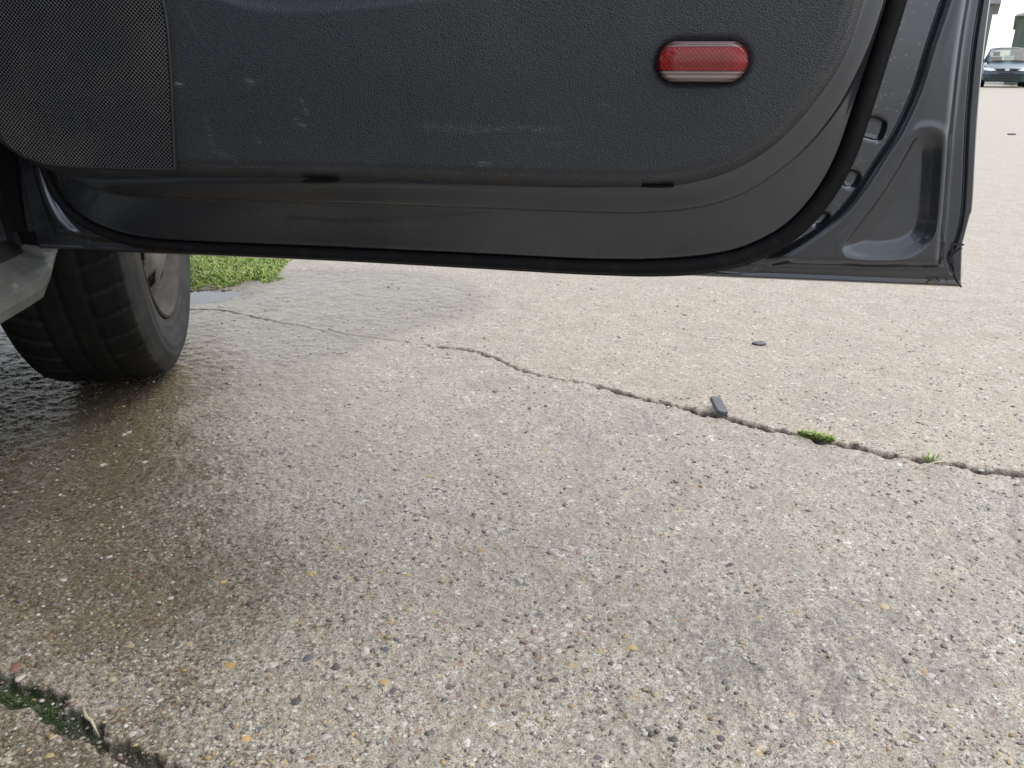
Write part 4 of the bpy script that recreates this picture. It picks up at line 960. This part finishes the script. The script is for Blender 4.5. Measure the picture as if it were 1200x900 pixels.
# ================================================================== BACKGROUND: PARKED CAR
def ground_dir(x, dist):
    d = ray(x, 100); d.z = 0; d.normalize(); return d * dist
def build_parked_car():
    D = 37.5
    loc = ground_dir(1176.5, D); loc.z = 0
    face = math.atan2(loc.x, loc.y)                      # bearing of the car from the camera
    pc = bpy.data.objects.new('parked_car', None); COL.objects.link(pc)
    pc.location = loc; pc.rotation_euler.z = -face + math.radians(3)      # local -y faces the camera
    tag(pc, 'small blue-grey car parked far behind the door, facing the viewer', 'car')
    W = .83
    def add(name, bm, mat, parent=None, **k): return bm_obj(name, bm, mat, parent or pc, **k)
    # lower body: sections along the car from nose (y=0) backwards; half outline mirrored
    def ring(y, w, zb, zs, zt, rnd):
        h = [(0, zb), (w * .80, zb), (w * .97, zb + .10), (w, zs * .55 + .05), (w * .99, zs), (w * .93, zt - rnd), (w * .70, zt), (0, zt + .02)]
        return [(x, y, z) for x, z in h] + [(-x, y, z) for x, z in h[-2:0:-1]]
    bm = bmesh.new(); loft(bm, [ring(-.03, W * .74, .26, .50, .60, .05), ring(.04, W * .90, .22, .54, .68, .05), ring(.18, W * .97, .20, .60, .74, .05), ring(.5, W, .20, .66, .82, .06), ring(.95, W, .20, .72, .92, .07), ring(1.3, W, .20, .74, .95, .07), ring(3.2, W, .22, .76, .97, .07), ring(3.7, W * .97, .25, .74, .95, .07), ring(3.85, W * .88, .32, .70, .85, .07)])
    body = add('body', bm, 'bluepaint', smooth=True)
    # cabin pillars and roof, glass between
    A, Bf = (.68, .95, .93), (.54, 1.62, 1.40)
    C_, Dd = (.68, 3.55, .95), (.52, 3.05, 1.38)
    bm = bmesh.new(); loft(bm, [[(-.56, 1.60, 1.385), (-.3, 1.56, 1.425), (.3, 1.56, 1.425), (.56, 1.60, 1.385)], [(-.56, 2.2, 1.42), (-.3, 2.2, 1.46), (.3, 2.2, 1.46), (.56, 2.2, 1.42)], [(-.54, 3.08, 1.37), (-.3, 3.08, 1.41), (.3, 3.08, 1.41), (.54, 3.08, 1.37)]], False, False)
    o = add('roof', bm, 'bluepaint', smooth=True); o.modifiers.new('s', 'SOLIDIFY').thickness = .04
    for s in (-1, 1):
        for p, q, r in ((A, Bf, .045), ((.70, 2.25, .95), (.56, 2.25, 1.40), .05), (C_, Dd, .07)):
            bm = bmesh.new(); tube_mesh(bm, [(s * p[0], p[1], p[2]), (s * q[0], q[1], q[2])], r, 8); add('roof_pillar', bm, 'bluepaint', smooth=True)
        bm = bmesh.new(); loft(bm, [[(s * .70, 1.0, .94), (s * .70, 3.5, .95)], [(s * .56, 1.65, 1.39), (s * .55, 3.05, 1.38)]], False, False); add('side_window', bm, 'glass')
        bm = bmesh.new(); tube_mesh(bm, [(s * .80, 1.05, .97), (s * .90, 1.02, 1.0), (s * .98, 1.02, 1.0)], [.03, .07, .06], 8); add('door_mirror', bm, 'bluepaint', smooth=True)
        # headlights: swept-back wedge
        bm = bmesh.new(); 
        pts = [(.36, -.035, .60), (.52, -.02, .585), (.70, .06, .60), (.775, .15, .64), (.77, .20, .70), (.62, .10, .715), (.46, .0, .67)]
        f = [bm.verts.new((s * x, y - .035, z)) for x, y, z in pts]; b_ = [bm.verts.new((s * x * .98, y + .12, z)) for x, y, z in pts]
        bm.faces.new(f); bm.faces.new(b_[::-1])
        for i in range(7): bm.faces.new((f[i], b_[i], b_[(i + 1) % 7], f[(i + 1) % 7]))
        add('headlight', bm, 'headlight')
        for y in (.75, 3.1):
            wl = bpy.data.objects.new('wheel', None); COL.objects.link(wl); wl.parent = pc; wl.location = (s * .74, y, .295)
            bm = bmesh.new(); prof = [(-.09, .19), (-.10, .25), (-.085, .285), (0, .295), (.085, .285), (.10, .25), (.09, .19)]
            loft(bm, [[(x, r * math.cos(2 * math.pi * k / 28), r * math.sin(2 * math.pi * k / 28)) for k in range(28)] for x, r in prof], cap=False)
            bm_obj('tyre', bm, 'rubber', wl, smooth=True)
            bm = bmesh.new(); loft(bm, [[(s * x, r * math.cos(2 * math.pi * k / 20), r * math.sin(2 * math.pi * k / 20)) for k in range(20)] for x, r in ((.05, .19), (.09, .19), (.075, .16), (.085, .05))]); bm_obj('rim', bm, 'cover', wl)
    bm = bmesh.new(); loft(bm, [[(-.68, .93, .925), (-.3, .84, .935), (.3, .84, .935), (.68, .93, .925)], [(-.55, 1.60, 1.39), (-.3, 1.55, 1.41), (.3, 1.55, 1.41), (.55, 1.60, 1.39)]], False, False); add('windscreen', bm, 'glass', smooth=True)
    bm = bmesh.new(); loft(bm, [[(-.66, 3.58, .95), (.66, 3.58, .95)], [(-.5, 3.1, 1.38), (.5, 3.1, 1.38)]], False, False); add('rear_window', bm, 'glass')
    for s in (-1, 1):
        bm = bmesh.new(); box(bm, s * .37 - .22, s * .37 + .22, 2.0, 2.12, .6, 1.12); box(bm, s * .37 - .12, s * .37 + .12, 2.04, 2.12, 1.14, 1.30); add('seat', bm, 'cabin')
    bm = bmesh.new(); box(bm, -.66, .66, 1.05, 1.4, .85, .98); add('dashboard', bm, 'cabin', bevel=.02)
    # grille, badge, lower intake, plate
    bm = bmesh.new(); f = [(-.34, .655), (-.30, .59), (.30, .59), (.34, .655), (.2, .665), (-.2, .665)]
    a_ = [bm.verts.new((x, -.055, z)) for x, z in f]; b_ = [bm.verts.new((x, .05, z)) for x, z in f]; bm.faces.new(a_); bm.faces.new(b_[::-1])
    for i in range(6): bm.faces.new((a_[i], b_[i], b_[(i + 1) % 6], a_[(i + 1) % 6]))
    add('front_grille', bm, 'black')
    bm = bmesh.new(); loft(bm, [[(.085 * math.cos(t_), y, .63 + .038 * math.sin(t_)) for t_ in [2 * math.pi * k / 20 for k in range(20)]] for y in (-.075, -.04)]); add('badge', bm, 'chrome')
    bm = bmesh.new(); box(bm, -.50, .50, -.045, .05, .295, .385); add('air_intake', bm, 'black', bevel=.02)
    bm = bmesh.new(); box(bm, -.26, .26, -.062, -.02, .43, .53); add('plate_holder', bm, 'cabin', bevel=.004)
    bm = bmesh.new(); tube_mesh(bm, [(-.76, .06, .47), (-.5, -.03, .45), (0, -.065, .445), (.5, -.03, .45), (.76, .06, .47)], .028, 8); add('bumper_strip', bm, 'cabin', smooth=True)
    for s in (-1, 1):
        bm = bmesh.new(); tube_mesh(bm, [(s * .1, .78, .955), (s * .5, .86, .975)], .012, 6); add('wiper', bm, 'black')
    # sheet of paper behind the screen
    bm = bmesh.new(); box(bm, -.17, .17, -.003, .003, 0, .24); o = bm_obj('paper_sheet', bm, 'paper')
    P = Matrix.Translation(loc) @ Matrix.Rotation(-face + math.radians(3), 4, 'Z') @ Matrix.Translation((0.04, 1.07, .985)) @ Matrix.Rotation(math.radians(-48), 4, 'X'); o.matrix_world = P
    tag(o, 'pale sheet of paper behind the windscreen of the far parked car', 'paper')
build_parked_car()

# ================================================================== BACKGROUND BUILDINGS
def oriented(name, x, dist, turn=0.0):
    loc = ground_dir(x, dist); e = bpy.data.objects.new(name, None); COL.objects.link(e); e.location = loc
    e.rotation_euler.z = -math.atan2(loc.x, loc.y) + turn; return e
def build_buildings():
    # green-grey clad building on the right, its near corner beside the car
    e = oriented('clad_building', 1176, 47); tag(e, 'dark green-grey clad building at the right edge behind the parked car', 'building')
    bm = bmesh.new(); box(bm, 0, 9, 0, 14, 0, 2.95); bm_obj('wall', bm, 'greenclad', e)
    for k in range(30):
        bm = bmesh.new(); box(bm, .02 + k * .3, .05 + k * .3, -.03, -.001, .05, 2.93); bm_obj('cladding_rib', bm, 'greenclad', e)
    bm = bmesh.new(); add_hexa(bm, [(-.12, -.25, 2.952), (9.2, -.25, 2.952), (9.2, 14.2, 2.952), (-.12, 14.2, 2.952), (-.02, -.2, 3.05), (9.2, -.2, 4.4), (9.2, 14.1, 4.4), (-.02, 14.1, 3.05)])
    r_ = bm_obj('roof', bm, 'farroof', e)
    for (x0, x1, z0, z1) in ((.55, 1.75, 1.75, 2.35), (2.3, 3.5, 1.75, 2.35), (4.2, 5.4, 1.75, 2.35)):
        bm = bmesh.new(); box(bm, x0, x1, -.06, -.032, z0, z1); w_ = bm_obj('window', bm, 'farroof', e)
        bm = bmesh.new(); box(bm, x0 + .07, x1 - .07, -.072, -.061, z0 + .07, z1 - .07); bm_obj('pane', bm, 'farglass', w_)
    bm = bmesh.new(); box(bm, 0, 9, -.08, -.031, 1.2, 1.32); bm_obj('wall_rail', bm, 'farwall', e)
    # grey building mostly hidden behind the door's edge
    e = oriented('grey_building', 1147, 58); tag(e, 'grey building with projecting eaves just showing past the open door edge', 'building')
    bm = bmesh.new(); box(bm, -14, 0, 0, 10, 0, 4.2); bm_obj('wall', bm, 'farwall', e)
    bm = bmesh.new(); add_hexa(bm, [(-14.3, -.3, 4.202), (.3, -.3, 4.202), (.3, 10.4, 4.202), (-14.3, 10.4, 4.202), (-14.3, -.3, 4.55), (.3, -.3, 4.55), (.3, 10.4, 4.62), (-14.3, 10.4, 4.62)])
    bm_obj('roof', bm, 'farroof', e)
    for x in (-2.6, -5.6, -8.6):
        bm = bmesh.new(); box(bm, x, x + 1.5, -.05, -.002, 1.4, 2.9); w_ = bm_obj('window', bm, 'farroof', e)
        bm = bmesh.new(); box(bm, x + .1, x + 1.4, -.065, -.051, 1.5, 2.8); bm_obj('pane', bm, 'farglass', w_)
build_buildings()
def build_shrub():
    V = []; Fc = []; S = []; c0 = ground_dir(1199.5, 42)
    for _ in range(900):
        p = Vector((rng.normal(0, .42), rng.normal(0, .3), abs(rng.normal(0, .34)) + .02)); p += c0 + Vector((.75, 0, 0))
        a = rng.uniform(0, 6.28, 2); u = Vector((math.cos(a[0]), math.sin(a[0]), math.sin(a[1]) * .6)) * .06; v = Vector((-math.sin(a[0]), math.cos(a[0]), .5)) * .03
        b = len(V); V += [p - u, p + v, p + u, p - v]; Fc.append((b, b + 1, b + 2, b + 3)); S += [rng.random()] * 4
    tag(link('shrub', new_mesh('shrub', V, Fc, 'shrub', False, {'shade': S})), 'low green shrub beside the far parked car at the right edge', 'shrub')
build_shrub()
